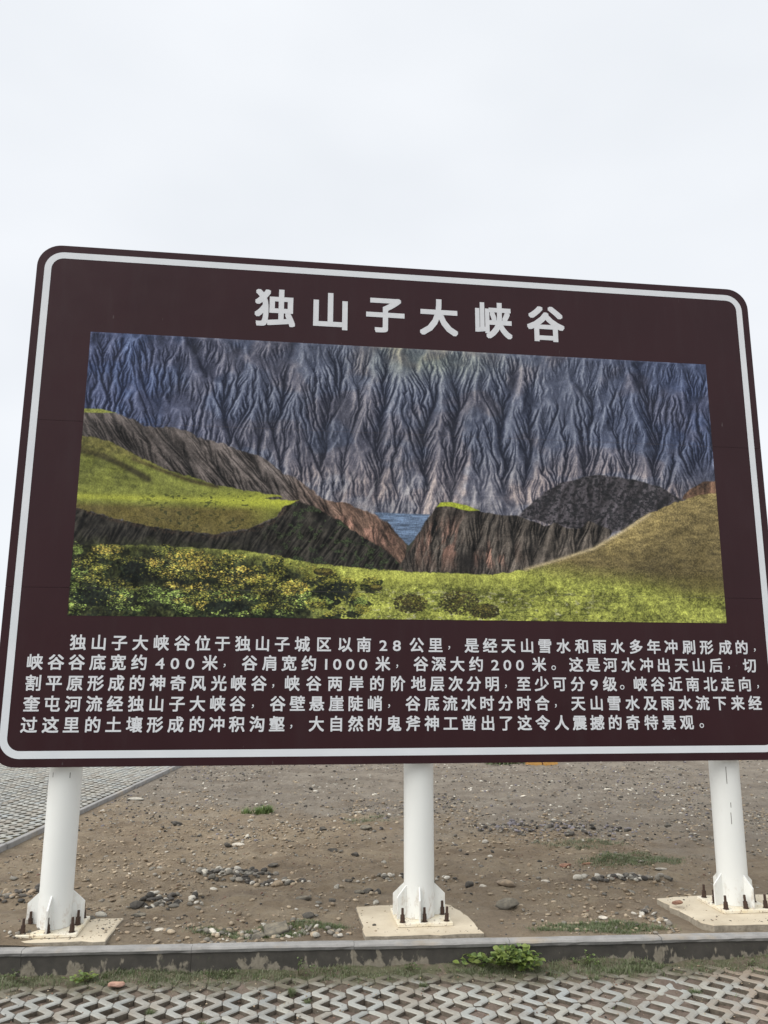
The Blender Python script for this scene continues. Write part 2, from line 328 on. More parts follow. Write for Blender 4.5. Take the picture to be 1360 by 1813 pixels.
# ---- front paving: soil bed, then pavers one by one
bx = axis([(-300, -20, 40), (-20, -3.6, 1.2), (-3.6, 3.8, .018), (3.8, 20, 1.2), (20, 300, 40)])
by = axis([(-300, -20, 40), (-20, -1.3, 1.2), (-1.3, 0, .018)])
gx, gy = np.meshgrid(bx, by); wy = gy+kerb_y(np.clip(gx, -9, 9))+.0
def bed_h(x, y):
    d = kerb_y(x)-y
    h = PZ-.025+(fb(x, y, .26, 4, 7)-.5)*.050+(fb(x, y, .05, 2, 8)-.5)*.012
    h = h+.020*np.exp(-((d-.02)/.20)**2)*(.55+.9*fb(x, y, .35, 3, 9))+.026*np.exp(-((d-.03)/.06)**2)*(.4+1.1*fb(x, y, .18, 3, 13))
    h = h+.024*sst(.52, .66, fb(x, y, .5, 3, 10))*sst(1.0, 2.0, x)
    return np.where(np.abs(d) < 12, h, PZ-.03)
bedm = fastmesh('paving', np.stack([gx, wy, bed_h(gx, wy)], -1).reshape(-1, 3),
    (lambda I: np.stack([I[:-1,:-1], I[:-1,1:], I[1:,1:], I[1:,:-1]], -1).reshape(-1, 4))(np.arange(gx.size).reshape(gx.shape)), [M_BED], smooth=True)
paving = link('paving', bedm, kind='structure')
# the zigzag unit: pitch .100, length .338, band .036 wide
PITCHX, ROWL = .1005, .345
def zig(w=.0415, a=.0285, L=.336, flat=.015, segs=4):
    seg = (L-2*segs*flat)/segs; y = 0; s = 1
    pts = [(a*s, 0)]
    for k in range(segs):
        y += flat; pts.append((a*s, y)); y += seg; s = -s; pts.append((a*s, y)); y += flat
    pts.append((a*s, y))
    P = [Vector(q) for q in pts]; Lf = []; Rt = []
    for i, q in enumerate(P):
        d0 = (q-P[i-1]).normalized() if i else (P[1]-q).normalized(); d1 = (P[i+1]-q).normalized() if i < len(P)-1 else d0
        n0 = Vector((-d0.y, d0.x)); n1 = Vector((-d1.y, d1.x)); m = (n0+n1).normalized(); k = w/2/max(.5, m.dot(n0))
        Lf.append(tuple(q+m*k)); Rt.append(tuple(q-m*k))
    return Rt+Lf[::-1]
Z = [(x, y-.167) for x, y in zig()]
ZH = [(x, y-.0785) for x, y in zig(L=.157, segs=2)]
def paver_mesh(mir, half=False, th=.06, bev=.0055):
    Z_ = ZH if half else Z
    pts = [(-x, y) for x, y in Z_][::-1] if mir else Z_
    n = len(pts); ins = inset(pts, bev); V = [(x, y, -th) for x, y in pts]+[(x, y, -bev) for x, y in pts]+[(x, y, 0) for x, y in ins]
    h = n//2; f = []
    for i in range(n):
        j = (i+1) % n; f += [(i, j, n+j, n+i), (n+i, n+j, 2*n+j, 2*n+i)]
    for i in range(h-1): f.append((2*n+i, 2*n+i+1, 2*n+n-2-i, 2*n+n-1-i))
    return V, f
pv = []
for mir in (0, 1, 2, 3):
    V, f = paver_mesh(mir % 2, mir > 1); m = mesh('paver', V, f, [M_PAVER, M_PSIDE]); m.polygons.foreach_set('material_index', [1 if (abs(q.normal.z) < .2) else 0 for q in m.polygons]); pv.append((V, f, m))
rnd = random.Random(5)
GY = R(5.3); ce, se = math.cos(GY), math.sin(GY)
cells = []
for r in range(-22, 3):
    for k in range(-62, 62):
        u = (k+.5)*PITCHX+.02; v = r*ROWL+.172
        x = u*ce-v*se*1.35; y = 4.845+u*se+v*ce
        half = r == 1
        if half: y -= .0865
        if r > 1 or abs(x) > 5.6 or y < -2: continue
        cells.append((x, y, k % 2+2*half))
vis = lambda x, y: (abs(x) < .56*y+.12 and 4.35 < y)
front = sorted([c for c in cells if vis(c[0], c[1])], key=lambda c: c[1])
near_ = sorted([c for c in cells if not vis(c[0], c[1])], key=lambda c: abs(c[0])+max(0, 4.6-c[1]))
sel = (front+near_)[:299]; rest = (front+near_)[299:]
for x, y, mir in sel:
    o = link('paver', pv[mir][2], paving); o.location = (x+rnd.gauss(0, .0012), y+rnd.gauss(0, .002), PZ+rnd.gauss(0, .0034)); o.rotation_euler = (rnd.gauss(0, .008), rnd.gauss(0, .012), GY*1.12+rnd.gauss(0, .008))
def joined(name, cl, z, mtl, rz, parent, zs=.002, xs=0.):
    VV = []; FF = []; TT = []; b = 0
    for x, y, mir in cl:
        V, f, _ = pv[mir]; c, s = math.cos(rz), math.sin(rz); zz = z+rnd.gauss(0, zs); t = rnd.random()
        for a in V: VV.append((x+a[0]*c-a[1]*s, y+a[0]*s+a[1]*c, zz+a[2])); TT.append((t, t, t))
        FF += [tuple(b+i for i in q) for q in f]; b += len(V)
    o = link(name, fastmesh(name, VV, FF, [mtl], col=np.array(TT)), parent, kind='stuff'); return o
joined('paver_field', rest, PZ, M_PAVER2, GY*1.12, paving)

# ---- kerb between paving and dirt: a row of stones with a projecting top
kerb = link('kerb', mesh('kerb', [(-14, kerb_y(-14)+.004, -.30), (14, kerb_y(14)+.004, -.30), (14, kerb_y(14)+.045, -.30), (-14, kerb_y(-14)+.045, -.30),
      (-14, kerb_y(-14)+.004, -.02), (14, kerb_y(14)+.004, -.02), (14, kerb_y(14)+.045, -.02), (-14, kerb_y(-14)+.045, -.02)],
      [(0,3,2,1), (4,5,6,7), (0,1,5,4), (1,2,6,5), (2,3,7,6), (3,0,4,7)], [M_KFACE]), kind='structure')
x = -8.22
kr = random.Random(8)
while x < 9:
    L = .98+.05*kr.random(); g = .0018
    prof = [(-.040, -.30), (-.040, -.024), (-.0405, -.021), (-.050, -.018), (-.052, -.001), (-.046, .010), (-.038, .0135), (.022, .0135), (.030, .006), (.031, -.30)]
    nseg = 14; V = []; F = []; FM = []
    for i in range(nseg+1):
        xx = (i/nseg-.5)*(L-g)
        for q, (py, pz) in enumerate(prof):
            w = .0018*(kr.random()-.5)*(2 if 3 <= q <= 6 else 1)
            ch = -.0015*(i in (0, nseg))*(q in (4, 5, 6, 7))
            V.append((xx, py+w+(.004 if (i in (0, nseg) and q in (4, 5)) else 0), pz+w*.8+ch))
    n = len(prof)
    for i in range(nseg):
        for q in range(n-1):
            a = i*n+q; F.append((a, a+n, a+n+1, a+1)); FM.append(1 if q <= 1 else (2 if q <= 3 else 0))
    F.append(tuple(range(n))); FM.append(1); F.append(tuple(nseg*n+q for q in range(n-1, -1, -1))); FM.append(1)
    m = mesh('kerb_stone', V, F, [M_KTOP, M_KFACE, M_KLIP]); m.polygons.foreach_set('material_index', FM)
    o = link('kerb_stone', m, kerb); cx = x+L/2*math.cos(K_YAW); o.location = (cx, float(kerb_y(cx))+kr.gauss(0, .0015), .004+kr.gauss(0, .0012)); o.rotation_euler = (0, 0, K_YAW+kr.gauss(0, .0015))
    x += L*math.cos(K_YAW)

# ---- rear paving on the left with its own kerb
RZ = .040
bx = axis([(-60, -12, 4), (-12, REAR_X-.02, .05)]); by = axis([(5.3, 20, .05), (20, 60, 4)]); gx, gy = np.meshgrid(bx, by)
gy = np.maximum(gy, kerb_y(np.clip(gx, -9, 9))+.05)
rear = link('rear_paving', fastmesh('rear_paving', np.stack([gx, gy, RZ-.018+(fb(gx, gy, .3, 3, 12)-.5)*.022], -1).reshape(-1, 3),
    (lambda I: np.stack([I[:-1,:-1], I[:-1,1:], I[1:,1:], I[1:,:-1]], -1).reshape(-1, 4))(np.arange(gx.size).reshape(gx.shape)), [M_BED], smooth=True), kind='structure')
cells = []
RY = R(1.5)
for r in range(0, 48):
    for k in range(0, 66):
        u = -(k+.5)*PITCHX; v = r*ROWL+.17+5.35
        x = REAR_X-.08+u; y = v+u*.02
        if y < kerb_y(x)+.30: continue
        cells.append((x, y, k % 2))
visr = lambda x, y: x > -.52*y-.15
a = sorted([c for c in cells if visr(c[0], c[1])], key=lambda c: c[1]); b = [c for c in cells if not visr(c[0], c[1])]
pm2 = []
for mir in (0, 1):
    V, f = pv[mir][:2]; m = mesh('paver', V, f, [M_PAVER2]); 
    at = m.color_attributes.new('tint', 'FLOAT_COLOR', 'POINT'); pm2.append(m)
M_PAVER3 = M_PAVER2.copy(); M_PAVER3.name = 'concrete_grass_paver_rear'
tt = M_PAVER3.node_tree
for nd in list(tt.nodes):
    if nd.type == 'ATTRIBUTE':
        oi = tt.nodes.new('ShaderNodeObjectInfo')
        sepn = [l.to_node for l in tt.links if l.from_node == nd][0]
        for l in list(tt.links):
            if l.from_node == sepn: tt.links.new(oi.outputs['Random'], l.to_socket)
for m in pm2:
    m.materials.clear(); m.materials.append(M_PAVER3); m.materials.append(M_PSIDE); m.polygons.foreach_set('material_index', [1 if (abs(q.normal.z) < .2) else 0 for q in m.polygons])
for x, y, mir in a[:299]:
    o = link('paver', pm2[mir], rear); o.location = (x, y, RZ+rnd.gauss(0, .002)); o.rotation_euler = (rnd.gauss(0, .006), rnd.gauss(0, .01), RY*.5+rnd.gauss(0, .006))
joined('paver_field', a[299:]+b, RZ, M_PAVER2, RY*.5, rear)
y = 5.62; i = 0
while y < 22:
    mb = MB(); mb.box(-.030, .030, -.497, .497, -.2, 0, .005)
    o = link('edging_stone', mb.mesh('edging_stone', [M_KTOP]), rear); o.location = (REAR_X-.0+kr.gauss(0, .004), y, .056+kr.gauss(0, .003)); o.rotation_euler = (0, 0, kr.gauss(0, .004)); y += 1.0

# ================================================================ FOOTINGS
def slab(name, pts, z1, z0, label, jitter=.006, seed=1):
    rr = random.Random(seed); P = []
    n = len(pts)
    for i in range(n):
        a = Vector(pts[i]); b_ = Vector(pts[(i+1) % n]); m = max(1, int((b_-a).length/.07))
        for k in range(m):
            q = a.lerp(b_, k/m); P.append((q.x+rr.gauss(0, jitter)*(k > 0), q.y+rr.gauss(0, jitter)*(k > 0)))
    cx = sum(p[0] for p in P)/len(P); cy = sum(p[1] for p in P)/len(P)
    mb = MB(); mb.prism([(x-cx, y-cy) for x, y in P], z0, z1, .006)
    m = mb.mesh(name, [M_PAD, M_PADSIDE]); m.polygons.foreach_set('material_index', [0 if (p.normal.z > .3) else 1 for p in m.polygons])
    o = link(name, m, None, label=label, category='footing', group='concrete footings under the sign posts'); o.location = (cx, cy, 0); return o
slab('concrete_footing', [(-.108, 5.532), (.664, 5.604), (.60, 5.95), (.50, 6.22), (.42, 6.275), (-.19, 6.17)], .030, -.15, 'flat pale concrete slab under the middle sign post, its front edge against the kerb', seed=2)
slab('concrete_footing', [(2.22, 5.735), (2.90, 5.79), (3.22, 5.82), (3.22, 6.52), (2.42, 6.45), (2.05, 6.365), (2.16, 5.79)], .043, -.15, 'raised concrete slab under the right sign post with rubble beside its left edge', seed=3)
slab('concrete_footing', [(-2.42, 5.345), (-1.735, 5.385), (-1.77, 5.85), (-2.42, 5.80)], .040, -.15, 'sand-covered concrete slab under the left sign post, only its right corner showing', seed=4)

# ================================================================ THE SIGN
W, HH, Z0 = 5.6, 3.727, 1.0735
SY = .1229
sign = empty('information_sign', (.21, 5.7075, 0), SY, 'large brown scenic-area board with white Chinese text and a canyon picture on three white posts', 'sign')
def rrect(w, z0, z1, r, n=10):
    p = []
    for cx, cz, a0 in ((w/2-r, z0+r, -90), (w/2-r, z1-r, 0), (-w/2+r, z1-r, 90), (-w/2+r, z0+r, 180)):
        for i in range(n+1):
            a = R(a0+90*i/n); p.append((cx+r*math.cos(a), cz+r*math.sin(a)))
    return p
RAD = .17
full = rrect(W, Z0, Z0+HH, RAD)
seams = [Z0, Z0+1.18, Z0+2.37, Z0+HH]
g = .0010
def wav(x, z, j):      # sheets never lie perfectly flat
    return .004*math.sin(x*1.9+j*2)+.003*math.sin(x*4.3+z*2.2+j)
for j in range(3):
    lo, hi = seams[j]+(g if j else 0), seams[j+1]-(g if j < 2 else 0)
    pts = [(x, z) for x, z in full if lo-1e-6 < z < hi+1e-6]
    if j == 0: left = [p for p in pts if p[0] < 0]; right = [p for p in pts if p[0] > 0]; loop = [(-W/2, hi)]+left+right+[(W/2, hi)]
    elif j == 2: right = [p for p in pts if p[0] > 0]; left = [p for p in pts if p[0] < 0]; loop = [(W/2, lo)]+right+left+[(-W/2, lo)]
    else: loop = [(-W/2, lo), (W/2, lo), (W/2, hi), (-W/2, hi)]
    n = len(loop); V = [(x, 0, z) for x, z in loop]+[(x, .028, z) for x, z in loop]
    F = [tuple(range(n)), tuple(range(2*n-1, n-1, -1))]+[((i+1) % n, i, n+i, n+(i+1) % n) for i in range(n)]
    m = mesh('panel', V, F, [M_BROWN, M_EDGE]); m.polygons.foreach_set('material_index', [0]+[1]*(len(F)-1)); link('panel', m, sign)
# white border line
o1 = rrect(W-.11, Z0+.055, Z0+HH-.055, RAD-.035); o2 = rrect(W-.11-.098, Z0+.055+.049, Z0+HH-.055-.049, RAD-.035-.049)
n = len(o1)
link('border_line', mesh('border_line', [(x, -.0016, z) for x, z in o1]+[(x, -.0016, z) for x, z in o2], [(i, (i+1) % n, n+(i+1) % n, n+i) for i in range(n)], [M_WHITE]), sign)
# printed picture
HM = np.array([[1217.4061725313722, -52.23976264691477, 162.0], [125.30726415289087, 426.8869382615501, 587.0], [0.10264282376608486, -0.06982849700775226, 1.0]])
TW, TH = 1536, 664
def paint_print(TW, TH, HM):
    """Printed landscape panel as an sRGB array (row 0 = top). HM maps print coordinates to the survey coordinates used for the outlines below."""
    rng = np.random.default_rng(7)
    gx, gy = np.meshgrid((np.arange(TW)+.5)/TW, (np.arange(TH)+.5)/TH)
    w = HM[2,0]*gx+HM[2,1]*gy+HM[2,2]
    X = (HM[0,0]*gx+HM[0,1]*gy+HM[0,2])/w
    Y = (HM[1,0]*gx+HM[1,1]*gy+HM[1,2])/w
    lat = rng.random((512,512)).astype(np.float32)
    def vn(x, y, ox=0, oy=0):
        x = x+ox*37.7+1000; y = y+oy*51.3+1000
        xi = np.floor(x).astype(int); yi = np.floor(y).astype(int)
        fx = x-xi; fy = y-yi; fx = fx*fx*(3-2*fx); fy = fy*fy*(3-2*fy)
        a = lat[yi&511, xi&511]; b = lat[yi&511, (xi+1)&511]; c = lat[(yi+1)&511, xi&511]; d = lat[(yi+1)&511, (xi+1)&511]
        return (a*(1-fx)+b*fx)*(1-fy)+(c*(1-fx)+d*fx)*fy
    def fbm(sx, sy, seed, octv=4, x=None, y=None):
        x = X if x is None else x; y = Y if y is None else y
        s = 0; a = 1; t = 0
        for o in range(octv):
            s = s+a*vn(x/sx*2**o, y/sy*2**o, seed+o*3, seed*2+o); t += a; a *= .55
        return s/t
    def poly(pts, soft=1.2, jit=0., js=14):
        px = X+(fbm(js, js, 91, 3)-.5)*jit*2; py = Y+(fbm(js, js, 77, 3)-.5)*jit*2
        bx = [p[0] for p in pts]; by = [p[1] for p in pts]; mg = 14+jit
        sel = (px > min(bx)-mg) & (px < max(bx)+mg) & (py > min(by)-mg) & (py < max(by)+mg)
        px = px[sel]; py = py[sel]; inside = np.zeros(px.shape, bool); dist = np.full(px.shape, 1e9)
        n = len(pts)
        for i in range(n):
            (x0,y0),(x1,y1) = pts[i], pts[(i+1)%n]
            if y0 != y1:
                c = ((y0 > py) != (y1 > py)) & (px < (x1-x0)*(py-y0)/(y1-y0)+x0)
                inside ^= c
            dx, dy = x1-x0, y1-y0
            t = np.clip(((px-x0)*dx+(py-y0)*dy)/(dx*dx+dy*dy+1e-9), 0, 1)
            dist = np.minimum(dist, (px-x0-t*dx)**2+(py-y0-t*dy)**2)
        d = np.sqrt(dist)*np.where(inside, 1, -1)
        out = np.zeros(X.shape); out[sel] = np.clip(d/soft*.5+.5, 0, 1)
        return out
    def pdist(pts, X=X, Y=Y):
        dist = np.full(X.shape, 1e9)
        for (x0,y0),(x1,y1) in zip(pts[:-1], pts[1:]):
            dx, dy = x1-x0, y1-y0
            t = np.clip(((X-x0)*dx+(Y-y0)*dy)/(dx*dx+dy*dy+1e-9), 0, 1)
            dist = np.minimum(dist, (X-x0-t*dx)**2+(Y-y0-t*dy)**2)
        return np.sqrt(dist)
    C = lambda *c: np.array(c, float)
    def mix(a, b, t):
        return a*(1-t[...,None])+b*t[...,None]
    ss = lambda a, b, v: (lambda t: t*t*(3-2*t))(np.clip((v-a)/(b-a), 0, 1))
    # --- eroded mountain face: a stream-power model carves the gullies -------------
    R = int(TH*.72)
    xs = X[:R:2]; ys = Y[:R:2]; RR = len(ys)           # rows twice as tall: ribs run steeper than 45 degrees
    wx = xs+(fbm(46, 60, 115, 3, xs, ys)-.5)*46+(fbm(14, 14, 116, 2, xs, ys)-.5)*9
    h = -(ys-580)*.34+(fbm(24, 34, 5, 5, xs, ys)-.5)*44+(fbm(110, 150, 9, 2, xs, ys)-.5)*60
    spurs = [[(720,600),(716,690),(700,850)],[(855,600),(850,680),(830,870)],[(975,610),(975,665),(960,850)],[(1065,700),(1090,840)],
             [(1180,600),(1205,680),(1215,850)],[(600,600),(560,690),(520,760)],[(650,640),(640,760),(620,880)],
             [(480,600),(465,660),(440,740)],[(330,600),(300,650),(350,700),(380,760)],[(230,610),(250,740)],[(790,700),(775,860)],[(915,700),(925,850)],[(1130,640),(1140,860)]]
    gull = [[(350,610),(400,690),(385,745),(430,790)],[(520,610),(500,700),(470,780)],[(590,640),(590,740),(575,820)],[(770,690),(745,790),(742,890)],
            [(905,660),(893,770),(893,880)],[(1020,660),(1045,770),(1045,850)],[(1140,650),(1160,760),(1165,850)],[(680,640),(672,740),(660,860)],[(815,650),(805,770),(800,880)],[(940,700),(942,860)]]
    for s in spurs: h = h+9*np.exp(-(pdist(s, wx, ys)/15)**2)
    for s in gull: h = h-15*np.exp(-(pdist(s, wx, ys)/12)**2)
    idx = np.arange(TW)
    diag = 1/1.3
    for it in range(46):
        A = np.ones((RR,TW)); rc = np.zeros((RR,TW), int)
        jt = (rng.random((RR,TW))-.5)*.5*(it < 30)
        for r in range(RR-1):
            nx = h[r+1]+jt[r]
            lft = np.concatenate([[1e9], nx[:-1]]); rgt = np.concatenate([nx[1:], [1e9]])
            s0 = h[r]-nx; s1 = (h[r]-lft)*diag; s2 = (h[r]-rgt)*diag
            k = np.where((s1 > s0) & (s1 >= s2), -1, np.where((s2 > s0) & (s2 > s1), 1, 0))
            t = np.clip(idx+k, 0, TW-1); rc[r] = t
            A[r+1] += np.bincount(t, weights=A[r], minlength=TW)
        F = .04*A**.5
        for r in range(RR-2, -1, -1):
            d = F[r]
            hr = h[r+1][rc[r]]
            h[r] = np.where(h[r] > hr, (h[r]+d*(hr+.25))/(1+d), h[r])
        p = np.pad(h, 1, mode='edge')
        h = h*.88+.042*(p[1:-1,:-2]+p[1:-1,2:])+.018*(p[:-2,1:-1]+p[2:,1:-1])
    up = lambda a: np.repeat(a, 2, 0)[:R] if len(a)*2 >= R else a
    def up(a):
        f = np.zeros((R, TW)); f[::2] = a; f[1::2] = .5*(a[:R//2]+np.vstack([a[1:], a[-1:]])[:R//2]); return f
    h = up(h); val = up(np.log(A+1)); ys = Y[:R]; xs = X[:R]
    wx = xs+(fbm(46, 60, 115, 3)[:R]-.5)*46+(fbm(14, 14, 116, 2)[:R]-.5)*9
    # bend the whole relief a little so that no rib runs dead straight
    jj = np.clip(idx[None,:]+((fbm(34, 34, 121, 3)[:R]-.5)*16).astype(int), 0, TW-1); ii = np.arange(R)[:,None]+((fbm(30, 30, 127, 3)[:R]-.5)*14).astype(int); ii = np.clip(ii, 0, R-1)
    h = h[ii, jj]; val = val[ii, jj]
    p = np.pad(h, 1, mode='edge'); h = h*.5+.125*(p[1:-1,:-2]+p[1:-1,2:]+p[:-2,1:-1]+p[2:,1:-1])
    gy_, gx_ = np.gradient(h)
    n = np.sqrt(gx_**2+gy_**2*1.5+.9)
    sh = np.clip((gx_*.72+gy_*.5+.62)/n, -.4, 1.3)      # light from the left in the printed picture
    def box(a, q, st):
        p = np.pad(a, q, mode='edge'); o = range(-q, q+1, st)
        return sum(p[q+i:q+i+R, q+j:q+j+TW] for i in o for j in o)/len(list(o))**2
    cav = np.clip((h-box(h, 6, 3))/2.6, -1, 1); cav2 = np.clip((h-box(h, 20, 10))/8, -1, 1)
    L = .25+.22*sh+.13*cav+.12*cav2-.022*np.clip(val-3, 0, 5)+.12*(fbm(2.6, 2.6, 31, 2)[:R]-.5)+.12*(fbm(8, 12, 34, 3)[:R]-.5)
    big = np.full((R,TW), 1e9)
    for s in gull: big = np.minimum(big, pdist(s, wx, ys))
    L -= .13*np.exp(-(big/7)**2)
    L += .30*ss(760, 890, ys)*(fbm(9, 24, 41, 4)[:R]-.33)*2
    L += .17*np.exp(-(((xs-770)/230)**2+((ys-640)/60)**2))
    L += .09*ss(800, 900, ys)+.05*np.exp(-(((xs-1010)/80)**2+((ys-690)/60)**2))
    L += .030*np.sin(ys*.42+15*fbm(60, 12, 44, 2)[:R])*ss(780, 850, ys)
    L -= .09*ss(1080, 1290, xs)*ss(640, 720, ys)+.07*ss(420, 150, xs)*ss(600, 720, ys)
    L = np.clip((L-.33)*.86+.325, .05, .9); RL = L.copy()
    dk = C(24,28,40); md = C(86,91,106); hi = C(170,173,180)
    img = np.zeros((TH,TW,3))
    t = L/.8
    m = mix(np.broadcast_to(dk, (R,TW,3)), md, np.clip(t*1.9, 0, 1)); m = mix(m, hi, np.clip(t*1.9-1, 0, 1))
    blue = np.exp(-((xs-170)/190)**2)*.75+np.exp(-((xs-1290)/170)**2)*.6+.12
    blue = blue*ss(900, 760, ys)
    m = m*(1+np.clip(blue, 0, 1)[...,None]*(C(.84,.94,1.14)-1))
    pinkish = ss(.46, .62, fbm(70, 50, 61, 3)[:R])*.6+.4*ss(780, 860, ys)
    m = m*(1+np.clip(pinkish, 0, 1)[...,None]*(C(1.10,1.0,.93)-1))
    gt = np.exp(-(((xs-770)/110)**2+((ys-640)/28)**2))*.5+.3*np.exp(-(((xs-700)/40)**2+((ys-615)/14)**2))
    m = m*(1+gt[...,None]*(C(1.12,1.14,.84)-1))
    img[:R] = m; img[R:] = C(60,60,50)
    N1 = fbm(5, 5, 3, 3); N2 = fbm(16, 16, 13, 4); N3 = fbm(1.7, 1.7, 23, 2)
    rid = lambda sx, sy, sd, sk=0.: 1-np.abs(2*fbm(sx, sy, sd, 4, X+sk*Y, Y)-1)*2
    def lay(mask, col):
        nonlocal img
        img = mix(img, col, mask)
    def shade(base, amt):       # base colour varied by a signed amount
        return np.clip(np.broadcast_to(base, img.shape)*(1+amt[...,None]), 0, 255)
    def relief(sx, sy, ox, oy, sk=0.):          # rock texture for the nearer cliffs, cut from the same carved relief
        u = ((X+sk*Y)*sx+ox); v = (Y*sy+oy)
        ui = np.abs((u.astype(int)+40*TW) % (2*TW-2)-(TW-1)); vi = 24+np.abs((v.astype(int)+40*R) % (2*(R-30))-(R-31))
        q = RL[np.clip(vi, 0, R-1), np.clip(ui, 0, TW-1)]; return (q-q.mean())/q.std()
    # river
    rv = shade(C(98,116,140), (fbm(22, 2.2, 51, 3)-.5)*.9+.18*(N3-.5))
    lay(poly([(663,907),(700,909),(762,911),(748,940),(724,966),(690,940)], 1), rv)
    # white screes above the river
    sc = ss(.52, .72, fbm(7, 26, 71, 4, X+.5*Y, Y))*np.exp(-(((X-665)/120)**2+((Y-872)/34)**2))*.62
    sc *= (1-poly([(663,907),(700,909),(762,911),(748,940),(724,966),(690,940)], 1))
    lay(np.clip(sc, 0, 1), np.broadcast_to(C(188,184,184), img.shape))
    # left dark ridge
    rr = rid(30, 46, 19, -.7)
    top = 728+np.clip(X-200, 0, 600)*.36
    lft = C(56,52,50)
    amt = (rr-.35)*.7+.34*relief(1.5, 1.35, 300, -700, -.55)+.3*(N1-.5)+.3*(N3-.5)+.25*ss(26, 0, Y-top)+.25*ss(30, 0, Y-top)
    col = shade(lft, amt)
    col = col*(1+ss(480, 640, X)[...,None]*(C(1.3,1.12,1.0)-1))
    ridge = poly([(140,726),(205,731),(235,742),(262,756),(300,757),(330,762),(352,774),(400,788),(440,800),(480,818),(500,836),(540,856),(562,878),(610,892),(650,903),(683,925),(705,945),(718,968),(716,1010),
                 (560,1000),(440,960),(140,900)], 1.5, 5)
    lay(ridge, col)
    red = np.exp(-(((X-640)/62)**2+((Y-938)/20-(X-640)*.02)**2))*ss(.42, .6, fbm(10, 26, 29, 4, X-.5*Y, Y))
    lay(np.clip(red*ridge, 0, 1)*.8, shade(C(128,98,86), (N1-.5)*.5+.35*relief(1.6, 1.2, 900, -640, .2)))
    lay(poly([(140,723),(180,724),(207,731),(175,731),(140,730)], 1), shade(C(128,134,66), (N3-.5)*.5))
    # lower dark slope with bushes
    sl = poly([(130,893),(180,912),(250,928),(320,940),(385,946),(440,937),(492,918),(505,896),(530,888),(575,905),(620,935),(680,975),(716,1008),(660,1010),(560,1002),(440,985),(128,985)], 1.5, 4)
    scol = shade(C(40,38,34), (fbm(9, 9, 83, 4)-.5)*1.2+.32*relief(1.4, 1.1, 200, -800, .6))
    lay(sl, scol)
    dots = ss(.55, .68, fbm(9, 6, 87, 3))
    lay(sl*dots*ss(440, 520, X)*.85, shade(C(50,60,40), (N3-.5)*1.4))
    edge = np.exp(-(pdist([(135,900),(200,920),(300,943),(385,950),(440,942),(490,922),(512,893)])/4)**2)*ss(.4, .6, N1)
    lay(edge*.55, shade(C(70,56,46), (N3-.5)))
    # left meadow
    mead = poly([(138,772),(170,775),(200,784),(222,795),(245,808),(300,834),(345,846),(385,859),(450,871),(495,877),(500,881),(470,882),(480,885),(530,887),(515,893),(500,899),(488,916),(466,924),(440,936),(385,946),(350,942),(320,941),(250,929),(180,912),(128,896)], 1.1, 3, 9)
    gcol = shade(C(112,118,56), .32*(N1-.5)+.5*(N2-.5)+.25*(N3-.5)+.45*(fbm(90, 9, 55, 3, X, Y-.22*X)-.5))
    yb = 875+(X-137)*.03
    gcol = mix(gcol, shade(C(158,164,64), .25*(N3-.5)), np.exp(-((Y-yb-4)/6)**2)*.85)
    gcol = mix(gcol, shade(C(166,174,58), .25*(N3-.5)), np.clip(ss(300, 470, X)*np.exp(-((Y-888)/17)**2), 0, 1)*.85)
    gcol = mix(gcol, shade(C(98,88,50), .5*(N1-.5)+.3*(N3-.5)), ss(yb+8, yb+24, Y)*.92*ss(510, 420, X))
    gcol = mix(gcol, shade(C(52,50,30), .6*(N1-.5)), np.clip(1.2*np.exp(-(pdist([(134,794),(180,806),(215,822),(262,848)])/6)**2), 0, 1)*.95)
    gcol = mix(gcol, shade(C(64,58,36), .8*(N1-.5)), np.exp(-(pdist([(236,812),(290,834),(340,852),(385,862)])/3.6)**2)*.9)
    gcol = mix(gcol, shade(C(96,90,52), 1.1*(N1-.5)), ss(812, 784, Y-.30*(X-140)*.6)*.75)
    gcol = mix(gcol, shade(C(40,46,26), 0*N1), ss(.68, .74, fbm(8, 4, 99, 2))*.6*ss(865, 880, Y)*ss(210, 300, X)*ss(470, 440, X))
    lay(mead, gcol)
    # mound with dotted scrub
    mo = poly([(918,915),(938,893),(965,872),(1000,853),(1035,844),(1065,841),(1100,845),(1140,855),(1172,864),(1206,884),(1200,900),(1150,925),(1110,940),(1060,945),(990,930)], 1.3, 3)
    mc = shade(C(62,59,62), .5*(rid(30,40,53,.6)-.4)+.2*relief(1.2, .9, 700, -500, .3)+.3*(N3-.5))
    mc = mix(mc, shade(C(28,29,31), .5*(N3-.5)), ss(.42, .66, fbm(5, 3.6, 101, 3))*.75)
    lay(mo, mc)
    lay(poly([(1206,884),(1222,866),(1245,854),(1275,850),(1275,880),(1230,888)], 1.2, 3), shade(C(98,76,62), (fbm(6,8,57,3)-.5)*1.8))
    # middle rock
    rk = poly([(706,1004),(716,985),(735,955),(758,918),(772,898),(790,891),(812,893),(850,905),(880,911),(915,913),(935,920),(965,932),(985,925),(1000,935),(1030,935),(1042,922),(1052,926),(1085,940),(1070,962),(1030,985),(960,1005),(925,1012),(870,1018),(790,1014),(720,1012)], 1.2, 3)
    rc_ = shade(C(54,50,46), (rid(18, 42, 63, .25)-.3)*.6+.42*relief(1.7, 1.25, 500, -760, .15)+.4*(N1-.5)+.3*(N3-.5))
    pk = ss(.40, .60, fbm(16, 44, 67, 4, X+.3*Y, Y))*np.exp(-(((X-790)/58)**2+((Y-965)/36)**2))*1.2+ss(.48, .62, fbm(12, 30, 68, 3))*np.exp(-(((X-865)/42)**2+((Y-985)/26)**2))*.9
    rc_ = mix(rc_, shade(C(130,100,88), .36*relief(1.8, 1.0, 100, -700, .1)+.3*(N3-.5)), np.clip(pk, 0, 1)*.85)
